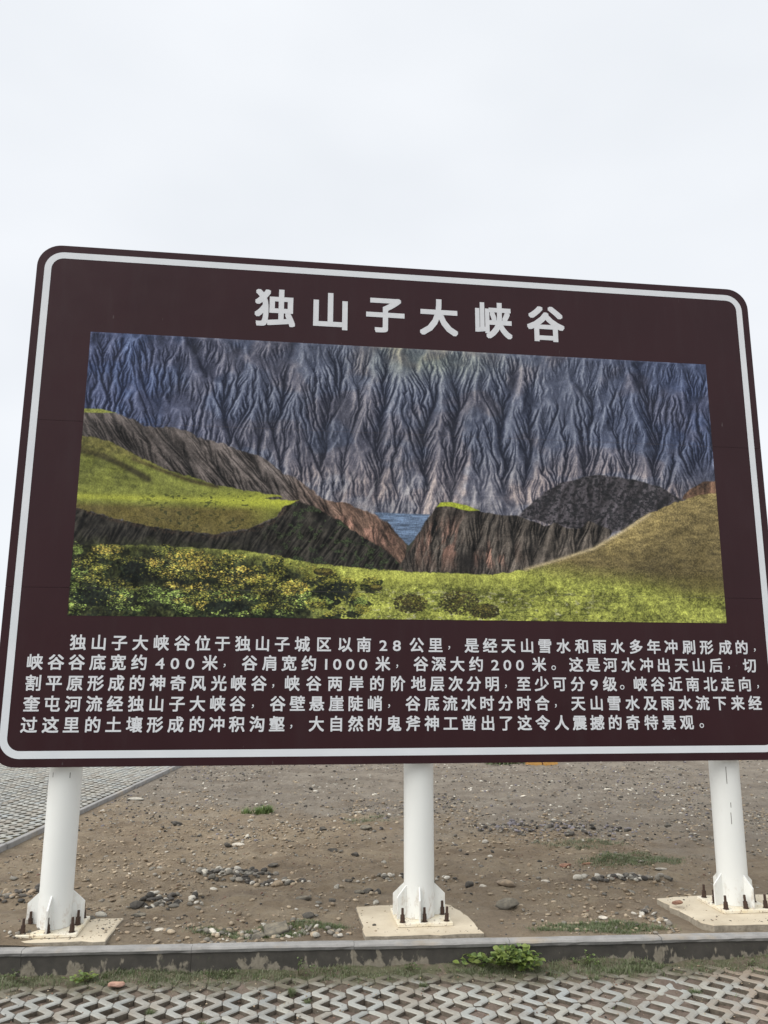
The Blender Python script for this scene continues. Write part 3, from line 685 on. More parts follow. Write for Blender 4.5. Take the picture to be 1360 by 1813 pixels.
    rc_ = mix(rc_, shade(C(30,28,27), .3*(N3-.5)), np.exp(-(((X-828)/22)**2+((Y-996)/19)**2))*.9)
    rc_ = mix(rc_, shade(C(38,36,34), .6*(N3-.5)), ss(735, 705, X-(1000-Y)*.45)*.6)
    lay(rk, rc_)
    lay(poly([(774,898),(780,890),(800,889),(830,896),(850,904),(830,905),(800,897),(785,897)], 1, 1), shade(C(150,162,52), (N3-.5)*.5))
    # foreground meadow and right hill
    fg = poly([(110,965),(250,965),(440,975),(560,998),(600,1002),(660,1008),(720,1012),(790,1014),(865,1018),(925,1010),(960,1000),(1000,988),(1052,970),(1095,945),(1118,930),(1140,913),(1165,903),(1200,888),(1240,877),(1300,866),(1300,1130),(100,1130)], 1.1, 2.5, 8)
    fcol = shade(C(134,140,66), .7*(N3-.5)+.6*(N1-.5)+.7*(N2-.5)+.5*(fbm(40, 9, 58, 3)-.5))
    br = shade(C(112,100,66), .60*(N3-.5)+.35*(fbm(14,5,33,3)-.5)*1.6)
    yl = 1000+(X-925)*.13+12*(N2-.5)
    t = ss(22, -24, Y-yl)*ss(905, 960, X)
    fcol = mix(fcol, br, t)
    fcol = mix(fcol, shade(C(92,84,48), .5*(N3-.5)+.3*(N1-.5)), np.exp(-(((X-1255)/75)**2+((Y-1035)/22)**2))*.75)
    fcol = mix(fcol, shade(C(184,190,88), .4*(N3-.5)), np.exp(-((Y-(1020-.02*(X-700)))/12)**2)*ss(600,640,X)*ss(960,900,X)*.6)
    st = ss(.66, .72, fbm(9, 4, 35, 3))*ss(1030, 1060, Y)*ss(560, 620, X)*ss(1120, 1000, X)
    fcol = mix(fcol, shade(C(170,168,140), .4*(N3-.5)), st*.7)
    fcol = mix(fcol, shade(C(58,66,30), .4*(N3-.5)), ss(.62, .70, fbm(7, 3.5, 37, 3))*ss(1025, 1050, Y)*.55*ss(1280, 1000, X))
    fcol = fcol*(1+.22*np.exp(-(pdist([(1100,950),(1200,892),(1290,872)])/26)**2)[...,None])*(1-.18*np.exp(-(((X-1180)/90)**2+((Y-1010)/30)**2))[...,None])
    lay(fg, fcol)
    pth = np.exp(-(pdist([(930,1008),(980,994),(1052,971),(1098,944),(1120,930),(1150,911)])/3.2)**2)
    lay(np.clip(pth, 0, 1)*.8, shade(C(184,168,134), .3*(N3-.5)))
    # shrubs: thousands of small dabs
    Hx = (X[0,-1]-X[0,0])/TW
    def dabs(n, cxf, rad, cols, seed):
        r_ = np.random.default_rng(seed)
        for i in range(n):
            x, y = cxf(r_)
            # survey point -> texel (local inverse)
            j = np.searchsorted(Y[:, TW//2], y); j = min(max(j, 1), TH-2)
            k = np.searchsorted(X[j], x)
            if k < 2 or k > TW-3: continue
            j = np.searchsorted(Y[:, k], y)
            q = max(1, int(rad*(.5+r_.random())/Hx)); a, b = max(j-q, 0), min(j+q+1, TH); c, d = max(k-q, 0), min(k+q+1, TW)
            if a >= b: continue
            yy, xx = np.ogrid[a-j:b-j, c-k:d-k]
            mk = ((xx*xx+yy*yy*1.4) <= q*q)*.72
            cc = cols[r_.integers(len(cols))]*(.65+.6*r_.random())
            img[a:b, c:d] = img[a:b, c:d]*(1-mk[...,None])+cc*mk[...,None]
    dark = [C(34,40,26), C(26,32,24), C(48,52,32)]
    bm = poly([(100,958),(200,962),(320,972),(440,985),(500,998),(540,1018),(560,1050),(575,1110),(100,1110)], 16, 16, 22)
    lay(bm*.95, shade(C(44,48,30), (N2-.5)*1.5))
    def clump(cx0, cy0, rx, ry):
        def f(r_):
            a = r_.random()*6.283; q = r_.random()**.6
            return cx0+rx*q*np.cos(a), cy0+ry*q*np.sin(a)
        return f
    ol = [C(112,112,48), C(90,94,44), C(132,124,56)]; ye = [C(164,144,66), C(150,128,58), C(130,124,58)]; gr = [C(104,124,58), C(128,142,78), C(84,102,48)]
    rg = np.random.default_rng(3)
    cl = []
    for i in range(135):
        x = 120+rg.random()**1.15*540; ytop = 962+max(0, x-300)*.13; y = ytop+rg.random()**.8*(1092-ytop)
        cl.append((y, x))
    for y, x in sorted(cl):
        rx = (12+rg.random()*20)*(1 if x < 540 else .6); ry = rx*(.5+.25*rg.random())
        dabs(80, clump(x, y+5, rx, ry), 2.2, dark, int(x*7+y))
        pal = gr if (y > 1050 and rg.random() < .6) or x < 150 else (ye if (270 < x < 460 and rg.random() < .45) else ol)
        dabs(95, clump(x, y-ry*.35, rx*.85, ry*.6), 1.0, [q*1.22 for q in pal], int(x*3+y*5))
    for (x, y, rx, ry, pal) in [(330,985,38,12,ye),(190,972,30,9,ye),(135,975,14,7,gr),(345,1000,30,10,ye),(420,1020,40,16,ye),(612,1050,26,14,ol),(560,1070,22,12,ol),(520,1040,24,14,ye),(640,1078,18,9,ol),(480,1045,40,20,ol),(545,1010,22,9,ol)]:
        dabs(230, clump(x, y, rx, ry), 1.1, [q*1.15 for q in pal], int(x))
    for (x, y, rx, ry) in [(165,1055,42,16),(235,1012,26,18),(590,1048,34,16),(400,1075,40,10)]:
        dabs(260, clump(x, y, rx, ry), 2.2, [C(20,26,22), C(28,34,26)], int(y))
    for (x, y, rx, ry) in [(726,1068,30,17),(812,1067,36,22),(858,1082,26,13),(665,1040,10,5),(572,1012,16,6)]:
        dabs(500, clump(x, y, rx, ry), 1.6, [C(52,50,30), C(40,42,26), C(70,62,36)], int(x))
        dabs(160, clump(x, y-ry*.35, rx*.85, ry*.6), .9, [C(124,112,52), C(100,98,46)], int(x)+1)
    img = np.clip((img-70)*1.10+74, 6, 248)
    grey = img.mean(-1, keepdims=True); grn = np.clip((img[..., 1:2]-img[..., 2:3])/90, 0, 1); img = img+(grey-img)*.10*grn; img = img*(1+grn*(C(1.03, 1.02, .96)-1))
    bmk = bm*(1-0*bm); img = img*(1+(bmk*((fbm(3.2, 4.2, 133, 3)-.5)*1.5+(fbm(30, 16, 137, 3)-.5)*1.2))[...,None])
    img = img*(1+((fbm(1.5, 1.5, 139, 2)-.5)*.30+(fbm(60, 40, 141, 3)-.5)*.20)[...,None])
    img += (N3[...,None]-.5)*10
    img = mix(img, np.broadcast_to(C(128,134,148), img.shape), np.full(X.shape, .03))
    return np.clip(img, 0, 255)/255

pix = paint_print(TW, TH, HM)
img = bpy.data.images.new('canyon_print', TW, TH); buf = np.ones((TH, TW, 4), np.float32); buf[..., :3] = pix[::-1]; img.pixels.foreach_set(buf.ravel()); img.update(); img.pack()
M_PIC, t, p = mat('printed_canyon_picture', .34, 0., .15)
tx = node(t, 'TexImage'); tx.image = img; tx.extension = 'EXTEND'
fadec = mixc(t, ramp(t, noise(t, 7, 5, .6), (.4, g3(0)), (.8, g3(.03))), tx.outputs['Color'], (.5, .5, .5)); setc(t, p, fadec)
bump(t, p, noise(t, .9, 2), .3, .02)
px0, px1, pz0, pz1 = -2.380, 2.391, Z0+.9905, Z0+3.055
m = mesh('picture_print', [(px0, -.0016, pz0), (px1, -.0016, pz0), (px1, -.0016, pz1), (px0, -.0016, pz1)], [(0, 1, 2, 3)], [M_PIC])
uv = m.uv_layers.new(name='uv'); uv.data.foreach_set('uv', [0, 0, 1, 0, 1, 1, 0, 1]); link('picture_print', m, sign, label='printed landscape of an eroded grey canyon wall, river gap and green meadows')
# hairline seams that show through the print
for zz in (seams[1], seams[2]):
    mb = MB(); 
    link('seam_line', mesh('seam_line', [(px0, -.0024, zz-.0006), (px1, -.0024, zz-.0006), (px1, -.0024, zz+.0006), (px0, -.0024, zz+.0006)], [(0, 1, 2, 3)], [M_EDGE]), sign)
# lettering
ROWS = [
  ('独山子大峡谷位于独山子城区以南28公里，是经天山雪水和雨水多年冲刷形成的，', 0.81, [-2.296, -2.16, -2.024, -1.886, -1.746, -1.607, -1.468, -1.334, -1.195, -1.06, -0.924, -0.784, -0.632, -0.483, -0.351, -0.213, -0.116, 0.027, 0.163, 0.262, 0.427, 0.562, 0.698, 0.837, 0.97, 1.11, 1.247, 1.384, 1.523, 1.665, 1.802, 1.936, 2.075, 2.216, 2.363, 2.495, 2.598]) ,
  ('峡谷谷底宽约400米，谷肩宽约1000米，谷深大约200米。这是河水冲出天山后，切', 0.678, [-2.563, -2.428, -2.294, -2.158, -2.024, -1.887, -1.747, -1.648, -1.547, -1.413, -1.314, -1.144, -1.009, -0.873, -0.736, -0.615, -0.538, -0.446, -0.355, -0.216, -0.114, 0.056, 0.185, 0.32, 0.456, 0.596, 0.686, 0.779, 0.922, 1.03, 1.2, 1.328, 1.459, 1.598, 1.736, 1.869, 2.008, 2.143, 2.278, 2.38, 2.545]) ,
  ('割平原形成的神奇风光峡谷，峡谷两岸的阶地层次分明，至少可分9级。峡谷近南北走向，', 0.541, [-2.563, -2.43, -2.296, -2.161, -2.027, -1.89, -1.756, -1.62, -1.486, -1.347, -1.214, -1.075, -0.978, -0.847, -0.699, -0.551, -0.404, -0.256, -0.107, 0.038, 0.171, 0.306, 0.438, 0.571, 0.671, 0.803, 0.936, 1.069, 1.206, 1.329, 1.448, 1.541, 1.681, 1.815, 1.95, 2.085, 2.224, 2.36, 2.495, 2.599]) ,
  ('奎屯河流经独山子大峡谷，谷壁悬崖陡峭，谷底流水时分时合，天山雪水及雨水流下来经', 0.405, [-2.562, -2.43, -2.296, -2.161, -2.026, -1.889, -1.755, -1.619, -1.484, -1.348, -1.215, -1.112, -0.943, -0.809, -0.676, -0.54, -0.404, -0.27, -0.171, -0.002, 0.132, 0.264, 0.399, 0.532, 0.665, 0.801, 0.936, 1.035, 1.203, 1.341, 1.473, 1.612, 1.749, 1.881, 2.018, 2.152, 2.287, 2.427, 2.563]) ,
  ('过这里的土壤形成的冲积沟壑，大自然的鬼斧神工凿出了这令人震撼的奇特景观。', 0.269, [-2.566, -2.43, -2.298, -2.16, -2.026, -1.892, -1.756, -1.621, -1.48, -1.349, -1.215, -1.08, -0.945, -0.847, -0.675, -0.538, -0.404, -0.271, -0.136, -0.001, 0.131, 0.266, 0.397, 0.534, 0.666, 0.802, 0.934, 1.074, 1.208, 1.339, 1.474, 1.608, 1.747, 1.882, 2.019, 2.133]) ,
]
TITLE = ('独山子大峡谷', 3.324, [-1.05, -0.63, -0.207, 0.213, 0.65, 1.072])
chars = sorted(set(''.join(r[0] for r in ROWS)))
tmp = {}
def glyph_obj(ch, off, tag):
    c = bpy.data.curves.new('g', 'FONT'); c.body = ch; c.size = 1; c.offset = off; c.resolution_u = 3; c.fill_mode = 'FRONT'
    o = bpy.data.objects.new('g', c); COL.objects.link(o); tmp[(ch, tag)] = o
for ch in chars: glyph_obj(ch, 0., 'b')
for ch in TITLE[0]: glyph_obj(ch, 0., 't')
dg = bpy.context.evaluated_depsgraph_get(); dg.update(); GL = {}
for k, o in tmp.items():
    m = o.evaluated_get(dg).to_mesh(); V = np.zeros(len(m.vertices)*3, np.float32); m.vertices.foreach_get('co', V); V = V.reshape(-1, 3)[:, :2].copy()
    F = [tuple(p.vertices) for p in m.polygons]; GL[k] = (V, F); o.to_mesh_clear()
for o in tmp.values():
    c = o.data; bpy.data.objects.remove(o); bpy.data.curves.remove(c)
def line(row, em, tag, name, label=None):
    s, vz, us = row; grp = bpy.data.objects.new(name, None); COL.objects.link(grp); grp.parent = sign; grp.location = (0, -.0018, Z0+vz); grp.empty_display_size = .05
    if label: grp['label'] = label
    for ch, u in zip(s, us):
        k = em*(.95 if ch.isdigit() else (.68 if ch == '，' else 1)); key = (ch, tag, 'm')
        if key not in GL:
            gv, gf = GL[(ch, tag)]; cx = (gv[:, 0].min()+gv[:, 0].max())/2; cyy = .40 if ch.isdigit() else (.30 if ch in '，。' else .37)
            # regular strokes thickened to the sign's bold ones: layered cuts of vinyl, each a hair proud of the last
            rad = .027 if tag == 't' else (.003 if ch in '，。' else (.013 if ch.isdigit() else .0205)); V = []; F = []
            for q in range(9):
                dx, dy = (0, 0) if q == 8 else (rad*math.cos(q*math.pi/4)*(1 if q % 2 == 0 else 1.414), rad*math.sin(q*math.pi/4)*(1 if q % 2 == 0 else 1.414)); n0 = len(V)
                V += [((x-cx+dx)*(1.2 if ch.isdigit() else 1), -.0004*q, y-cyy+dy) for x, y in gv]; F += [tuple(n0+i for i in f) for f in gf]
            GL[key] = mesh('letter', V, F, [M_LETTER])
        o = link('letter', GL[key], grp); o.location = (u, 0, 0); o.scale = (k, k, k)
line(TITLE, .312, 't', 'title_text', 'large white title lettering reading 独山子大峡谷')
for r in ROWS: line(r, .1085, 'b', 'text_line')
# carrier frame behind the sheets
fr = MB()
for x in (-2.72, -1.4, .0, 1.4, 2.72): fr.box(x-.03, x+.03, .029, .069, Z0+.08, Z0+HH-.08)
link('frame', fr.mesh('frame', [M_STEEL]), sign)
for z in (Z0+.06, Z0+1.18, Z0+2.37, Z0+HH-.12):
    mb = MB(); mb.box(-W/2+.10, W/2-.10, .0292, .0505, z-.03, z+.03); link('rail', mb.mesh('rail', [M_STEEL]), sign)
# posts
def cyl(r, z0, z1, n=40, r2=None):
    r2 = r if r2 is None else r2
    V = [(r*math.cos(2*math.pi*i/n), r*math.sin(2*math.pi*i/n), z0) for i in range(n)]+[(r2*math.cos(2*math.pi*i/n), r2*math.sin(2*math.pi*i/n), z1) for i in range(n)]
    V = V+V
    return V, [(i, (i+1) % n, n+(i+1) % n, n+i) for i in range(n)]+[tuple(range(3*n, 4*n)), tuple(range(3*n-1, 2*n-1, -1))]
bolt_mb = MB(); V, f = cyl(.0160, 0, .026, 6); bolt_mb.add(V, f); V, f = cyl(.0150, .0263, .044, 6); bolt_mb.add(V, f); V, f = cyl(.0092, .0442, .085, 10, .0085); bolt_mb.add(V, f); V, f = cyl(.021, -.002, -.0001, 14); bolt_mb.add(V, f)
bolt = bolt_mb.mesh('anchor_bolt', [M_RUST])
def fin(r0=.098, r1=.182, h=.205, t=.005):
    pr = [(r0, 0), (r1, 0), (r1, h*.66), (r1-.055, h-.018), (r1-.075, h), (r0, h)]
    n = len(pr); V = [(x, -t, z) for x, z in pr]+[(x, t, z) for x, z in pr]
    return mesh('stiffener', V, [tuple(range(n)), tuple(range(2*n-1, n-1, -1))]+[((i+1) % n, i, n+i, n+(i+1) % n) for i in range(n)], [M_POST])
FIN = fin()
pb = random.Random(21)
for u, zb, angs, px, lab in ((-2.352, .043, (173, 269, 13, 103), 0, None), (.066, .032, (168, 205, 262, 2, 85), .012, None), (2.382, .045, (196, 286, 16, 106), 0, None)):
    post = bpy.data.objects.new('post', None)
    mb = MB(); V, f = cyl(.1055, zb+.022, Z0+HH-.25, 48); mb.add(V, f); m = mb.mesh('post', [M_POST], False)
    m.polygons.foreach_set('use_smooth', [len(p.vertices) == 4 for p in m.polygons])
    post = link('post', m, sign); post.location = (u, .181, 0)
    s = .187
    pl = MB(); pl.box(-s, s, -s, s, zb, zb+.020, .003); plo = link('base_plate', pl.mesh('base_plate', [M_PLATE]), post); plo.location = (px, 0, .0005)
    for a in angs:
        o = link('stiffener', FIN, post); o.location = (0, 0, zb+.021); o.rotation_euler = (0, 0, R(a))
    q = .150
    for bx_, by_ in ((-q, -q), (0, -q), (q, -q), (-q, 0), (q, 0), (-q, q), (0, q), (q, q)):
        o = link('anchor_bolt', bolt, post); o.location = (bx_+px, by_, zb+.0235); o.rotation_euler = (pb.gauss(0, .03), pb.gauss(0, .03), pb.random()*3)
    mb = MB(); mb.box(-.16, .16, -.130, -.112, Z0+.02, Z0+.10, .002); mb.box(-.16, .16, -.130, -.112, Z0+2.3, Z0+2.44, .002); link('clamp', mb.mesh('clamp', [M_POST]), post)
    if u > 2 or u < -2:
        for q, (sx_, z1, z2) in enumerate(((-.040, .90, 1.02), (-.030, .62, .70), (-.026, .735, .77)) if u > 2 else ((-.060, 1.0, 1.03), (.050, .995, 1.03))):
            mb = MB(); yy = -math.sqrt(.1055**2-sx_**2)-.0006; mb.box(sx_-.0018, sx_+.0018, yy, yy+.006, z1, z2); link('weld_gap', mb.mesh('weld_gap', [M_RUST]), post)

# ================================================================ STONES
def ico():
    t = (1+5**.5)/2; v = np.array([(-1,t,0),(1,t,0),(-1,-t,0),(1,-t,0),(0,-1,t),(0,1,t),(0,-1,-t),(0,1,-t),(t,0,-1),(t,0,1),(-t,0,-1),(-t,0,1)], float); v /= np.linalg.norm(v[0])
    f = [(0,11,5),(0,5,1),(0,1,7),(0,7,10),(0,10,11),(1,5,9),(5,11,4),(11,10,2),(10,7,6),(7,1,8),(3,9,4),(3,4,2),(3,2,6),(3,6,8),(3,8,9),(4,9,5),(2,4,11),(6,2,10),(8,6,7),(9,8,1)]
    return v, f
def subdiv(v, f):
    v = [tuple(a) for a in v]; c = {}; nf = []
    def mid(a, b):
        k = (min(a, b), max(a, b))
        if k not in c:
            m = (np.array(v[a])+np.array(v[b]))/2; m /= np.linalg.norm(m); v.append(tuple(m)); c[k] = len(v)-1
        return c[k]
    for a, b, d in f:
        x, y, z = mid(a, b), mid(b, d), mid(d, a); nf += [(a, x, z), (b, y, x), (d, z, y), (x, y, z)]
    return np.array(v), nf
iv, if_ = ico(); iv2, if2 = subdiv(iv, if_); iv3, if3 = subdiv(iv2, if2)
def rock_shape(seed, v=None, cuts=9):
    r = np.random.default_rng(seed); v = (iv3 if v is None else v).copy()
    for _ in range(cuts):                       # chop flat facets off a ball
        n = r.normal(size=3); n /= np.linalg.norm(n); d = (.44 if len(v) > 200 else .55)+.3*r.random(); s = v@n; v = v-np.outer(np.maximum(0, s-d), n)
    v *= (1+.05*r.normal(size=(len(v), 1))*.6)
    return v
TI = {'d': [(.065,.060,.052), (.10,.09,.078)], 'g': [(.20,.185,.155), (.26,.235,.195)], 'b': [(.33,.255,.175), (.42,.34,.24)], 'w': [(.50,.47,.40), (.62,.58,.50)], 'r': [(.24,.14,.10), (.21,.13,.10)], 'p': [(.20,.185,.20), (.24,.22,.235)]}
rg = np.random.default_rng(77)
protos = [rock_shape(s, iv, 4) for s in range(12)]; pr2 = [rock_shape(s+50, iv2, 7) for s in range(8)]
def scatter(name, X, Y, S_, keys, flat=(.35, .75), z=None, parent=None, hi=False, sink=.25):
    """thousands of small loose stones as one mesh"""
    n = len(X); P = pr2 if hi else protos; fidx = np.array(if2 if hi else if_); nv = len(P[0])
    which = rg.integers(len(P), size=n); base = np.array(P)[which]
    sc_ = np.stack([S_*(.75+.7*rg.random(n)), S_*(.6+.5*rg.random(n)), S_*rg.uniform(*flat, n)], -1)
    a = rg.random(n)*6.283; ca, sa = np.cos(a), np.sin(a); tx_, ty_ = rg.normal(0, .2, n), rg.normal(0, .2, n)
    v = base*sc_[:, None, :]; v[..., 2] += v[..., 0]*tx_[:, None]*.6+v[..., 1]*ty_[:, None]*.6
    x = v[..., 0]*ca[:, None]-v[..., 1]*sa[:, None]+X[:, None]; y = v[..., 0]*sa[:, None]+v[..., 1]*ca[:, None]+Y[:, None]
    zz = (dirt_h(X, Y) if z is None else z(X, Y))+sc_[:, 2]*(1-2*sink)*.8
    V = np.stack([x, y, v[..., 2]+zz[:, None]], -1).reshape(-1, 3)
    F = (fidx[None]+(np.arange(n)*nv)[:, None, None]).reshape(-1, 3)
    cc = np.array([TI[k][rg.integers(2)] for k in rg.choice(list(keys), n)])*(.75+.5*rg.random((n, 1)))
    return link(name, fastmesh(name, V, F, [M_STONE], col=np.repeat(cc, nv, 0)), parent, kind='stuff')
def inview(n, y0, y1, w=.56, p=1.):
    Y = y0+(y1-y0)*rg.random(n)**p; X = (rg.random(n)*2-1)*(w*Y+.5); k = (X > REAR_X+.12) & (Y > kerb_y(X)+.06); return X[k], Y[k]
def clear(X, Y):     # keep slabs and plates free
    k = np.ones(len(X), bool)
    for x0, x1, y0, y1 in ((-.22, .68, 5.5, 6.30), (1.98, 3.25, 5.6, 6.42), (-2.20, -1.76, 5.3, 5.95)): k &= ~((X > x0) & (X < x1) & (Y > y0) & (Y < y1))
    return k
X, Y = inview(15000, 5.4, 9.5); k = clear(X, Y) & (rg.random(len(X)) < .10+1.1*sst(.48, .72, fb(X, Y, .55, 3, 20))); X, Y = X[k], Y[k]
def stuff(o, label, cat): o['label'] = label; o['category'] = cat; return o
X, Y = inview(15000, 5.4, 9.5); k = clear(X, Y) & (rg.random(len(X)) < .05+1.2*sst(.52, .70, fb(X, Y, .55, 3, 20))); X, Y = X[k], Y[k]
stuff(scatter('gravel', X, Y, .004+.010*rg.random(len(X))**2.2, 'ddggbbbwr'), 'fine loose gravel strewn over the tan dirt close behind the kerb', 'gravel')
X, Y = inview(24000, 8.5, 17); k = rg.random(len(X)) < .25+.9*sst(.42, .62, fb(X, Y, 1.1, 3, 21)); X, Y = X[k], Y[k]
stuff(scatter('gravel', X, Y, .006+.020*rg.random(len(X))**2.4, 'ddgggbwp'), 'coarser grey gravel covering the far dirt seen under the board', 'gravel')
X, Y = inview(2600, 5.5, 13, p=.8); k = clear(X, Y) & (rg.random(len(X)) < .12+1.3*sst(.52, .68, fb(X, Y, .9, 3, 27))); X, Y = X[k], Y[k]
stuff(scatter('stones', X, Y, .010+.022*rg.random(len(X))**3, 'dggbbwl'.replace('l', 'w'), hi=True), 'scattered walnut-sized stones lying across the dirt', 'stones')
X, Y = inview(15000, 5.45, 12, p=1.15); k = clear(X, Y) & (rg.random(len(X)) < .10+1.0*sst(.47, .62, fb(X, Y, .8, 3, 24))); X, Y = X[k], Y[k]
stuff(scatter('soil_clods', X, Y, .006+.020*rg.random(len(X))**2.3, 'bbbbg', flat=(.3, .6), sink=.1), 'crumbly clods of tan soil all over the dirt', 'soil clods')
def heap(cx, cy, rx, ry, n, s0, s1, keys, name, label, ang=0.):
    a = rg.random(n)*6.283; q = rg.random(n)**.6; u = rx*q*np.cos(a); v = ry*q*np.sin(a)
    X = cx+u*math.cos(ang)-v*math.sin(ang); Y = cy+u*math.sin(ang)+v*math.cos(ang); k = clear(X, Y) & (Y > kerb_y(X)+.055); X, Y = X[k], Y[k]
    stuff(scatter(name, X, Y, s0+(s1-s0)*rg.random(len(X))**1.6, keys, hi=True, sink=.15), label, 'stones')
heap(-1.22, 7.17, .34, .22, 150, .012, .036, 'ddgggw', 'stone_patch', 'oval patch of small grey stones in the dirt left of the middle post')
heap(-.86, 6.93, .26, .08, 40, .014, .038, 'bbwgd', 'stone_patch', 'short row of rounded tan pebbles right of the oval stone patch')
heap(-1.58, 6.33, .26, .16, 60, .014, .042, 'dddgw', 'stone_patch', 'cluster of dark stones on the dirt beside the left post')
heap(2.02, 5.98, .18, .30, 110, .012, .032, 'dggbw', 'stone_patch', 'rubble piled against the left edge of the raised right slab', .2)
heap(2.02, 7.05, .42, .10, 90, .012, .040, 'gggdw', 'stone_patch', 'strip of pale stones in front of the grass patch on the right')
heap(-.62, 5.66, .60, .08, 170, .008, .030, 'dgggbw', 'stone_patch', 'stones gathered behind the kerb left of the middle slab')
heap(-2.1, 5.42, .38, .05, 70, .008, .020, 'ggbw', 'stone_patch', 'pebbles between the left post base and the kerb')
heap(.15, 7.0, .55, .12, 60, .010, .030, 'ggbwd', 'stone_patch', 'loose pebbles on the dirt just left behind the middle post')
heap(-2.75, 6.5, .35, .25, 90, .010, .035, 'ddgb', 'stone_patch', 'dark gravelly patch at the left edge behind the left post')
heap(1.9, 9.2, .9, .4, 260, .010, .034, 'ddgpp', 'stone_patch', 'purple-grey gravel stretch far behind the sign right of the middle post')
ROCKS = [
(0.921, 6.247, 0.159, 0.109, 'g', 'largest block-shaped grey-brown rock, right of the middle post', 'rock'),
(-0.709, 5.67, 0.185, 0.10, 'g', 'tilted grey slab of rock close behind the kerb', 'rock'),
(-0.815, 5.594, 0.095, 0.06, 'g', 'smaller grey rock leaning at the left foot of the tilted slab', 'rock'),
(-0.517, 5.928, 0.079, 0.055, 'd', 'dark round rock just behind the tilted grey slab', 'rock'),
(-2.298, 9.338, 0.091, 0.078, 'd', 'dark pointed rock alone on bare dirt right of the left post', 'rock'),
(-1.53, 8.307, 0.062, 0.062, 'd', 'small dark stone touching a flat white one', 'rock'),
(-1.422, 8.28, 0.113, 0.05, 'w', 'flat white stone touching a small dark one', 'rock'),
(-0.182, 6.602, 0.066, 0.044, 'g', 'grey left stone of the three in a row left of the middle post', 'rock'),
(-0.116, 6.627, 0.075, 0.05, 'd', 'middle stone of the three in a row left of the middle post', 'rock'),
(-0.041, 6.598, 0.061, 0.058, 'd', 'dark upright stone, right one of the three in a row', 'rock'),
(0.686, 6.77, 0.082, 0.063, 'd', 'dark stone right behind the middle post', 'rock'),
(0.805, 6.819, 0.064, 0.046, 'w', 'pale stone between the dark one and the brown wedge', 'rock'),
(0.99, 6.846, 0.147, 0.083, 'b', 'brown wedge-shaped rock behind the largest block', 'rock'),
(-1.952, 5.93, 0.082, 0.045, 'l', 'smooth light grey cobble right of the left base plate', 'rock'),
(-1.985, 5.84, 0.081, 0.044, 'd', 'dark cobble under the smooth light one at the left base plate', 'rock'),
(-1.773, 6.172, 0.102, 0.072, 'd', 'dark lump in the stone cluster beside the left post', 'rock'),
(-1.652, 6.28, 0.086, 0.039, 'd', 'flat dark stone at the right of the left cluster', 'rock'),
(-1.708, 5.987, 0.09, 0.033, 'g', 'flat grey stone just below the dark lump', 'rock'),
(-1.49, 5.701, 0.066, 0.027, 'w', 'small flat white stone on bare dirt near the kerb', 'rock'),
(-3.277, 11.027, 0.20, 0.062, 'l', 'long flat pale rock beside the edge of the rear paving', 'rock'),
(-0.639, 8.885, 0.084, 0.066, 'd', 'dark chunky stone well behind the white stone', 'rock'),
(-0.188, 9.038, 0.158, 0.043, 'g', 'long low grey rock left of the middle post, far back', 'rock'),
(-0.477, 8.108, 0.093, 0.049, 'd', 'dark oval stone halfway to the far gravel', 'rock'),
(-0.258, 7.898, 0.074, 0.048, 'd', 'dark stone right of the dark oval one', 'rock'),
(-0.966, 7.471, 0.081, 0.035, 'd', 'dark stone above the oval stone patch', 'rock'),
(-0.867, 6.908, 0.093, 0.051, 'b', 'rounded tan cobble at the end of the pebble row', 'rock'),
(-0.275, 6.95, 0.07, 0.042, 'd', 'small dark stone above the three in a row', 'rock'),
(-0.299, 10.056, 0.123, 0.034, 'l', 'flat light rock on the far dirt left of the middle post', 'rock'),
(-0.373, 6.297, 0.054, 0.038, 'd', 'small black stone between the tilted slab and the three in a row', 'rock'),
(-0.584, 6.331, 0.118, 0.042, 'g', 'low broken grey stone left of the small black one', 'rock'),
(1.33, 6.928, 0.066, 0.038, 'w', 'small white upright stone right of the brown wedge', 'rock'),
(1.828, 7.629, 0.084, 0.031, 'r', 'reddish flat stone left of the grass patch', 'rock'),
(1.628, 7.532, 0.103, 0.036, 'r', 'longer reddish stone left of the other reddish one', 'rock'),
(3.258, 12.008, 0.11, 0.042, 'w', 'white stone far back between the middle and right posts, left of two', 'rock'),
(3.538, 11.907, 0.127, 0.042, 'w', 'white stone far back between the middle and right posts, right of two', 'rock'),
(1.912, 11.356, 0.078, 0.039, 'w', 'white stone far back nearer the middle post', 'rock'),
(2.414, 7.331, 0.093, 0.031, 'l', 'flat light stone at the right end of the grass patch', 'rock'),
(1.554, 6.007, 0.065, 0.029, 'w', 'small pale stone above the grass behind the kerb', 'rock')]
for i, (x, y, w, h, c, lab, cat) in enumerate(ROCKS):
    v = rock_shape(200+i, cuts=8 if c in 'wl' else 11)
    if c == 'w' or c == 'l': v = v*.5+.5*iv3*.85
    h *= .80; v = v*np.array([w/2/.8, w/2/.8*(.55+.3*((i*37) % 10)/10), h*.62])
    v[:, 2] = np.maximum(v[:, 2], -h*.3)
    m = fastmesh('rock', v, if3, [RM[c]], smooth=False); o = link('rock', m, None, label=lab, category=cat, group='loose rocks on the dirt')
    o.location = (x, y, float(dirt_h(np.array([x]), np.array([y]))[0])+h*.22); o.rotation_euler = (random.Random(i).gauss(0, .12), random.Random(i+9).gauss(0, .12), random.Random(i+5).random()*1.2-.6)
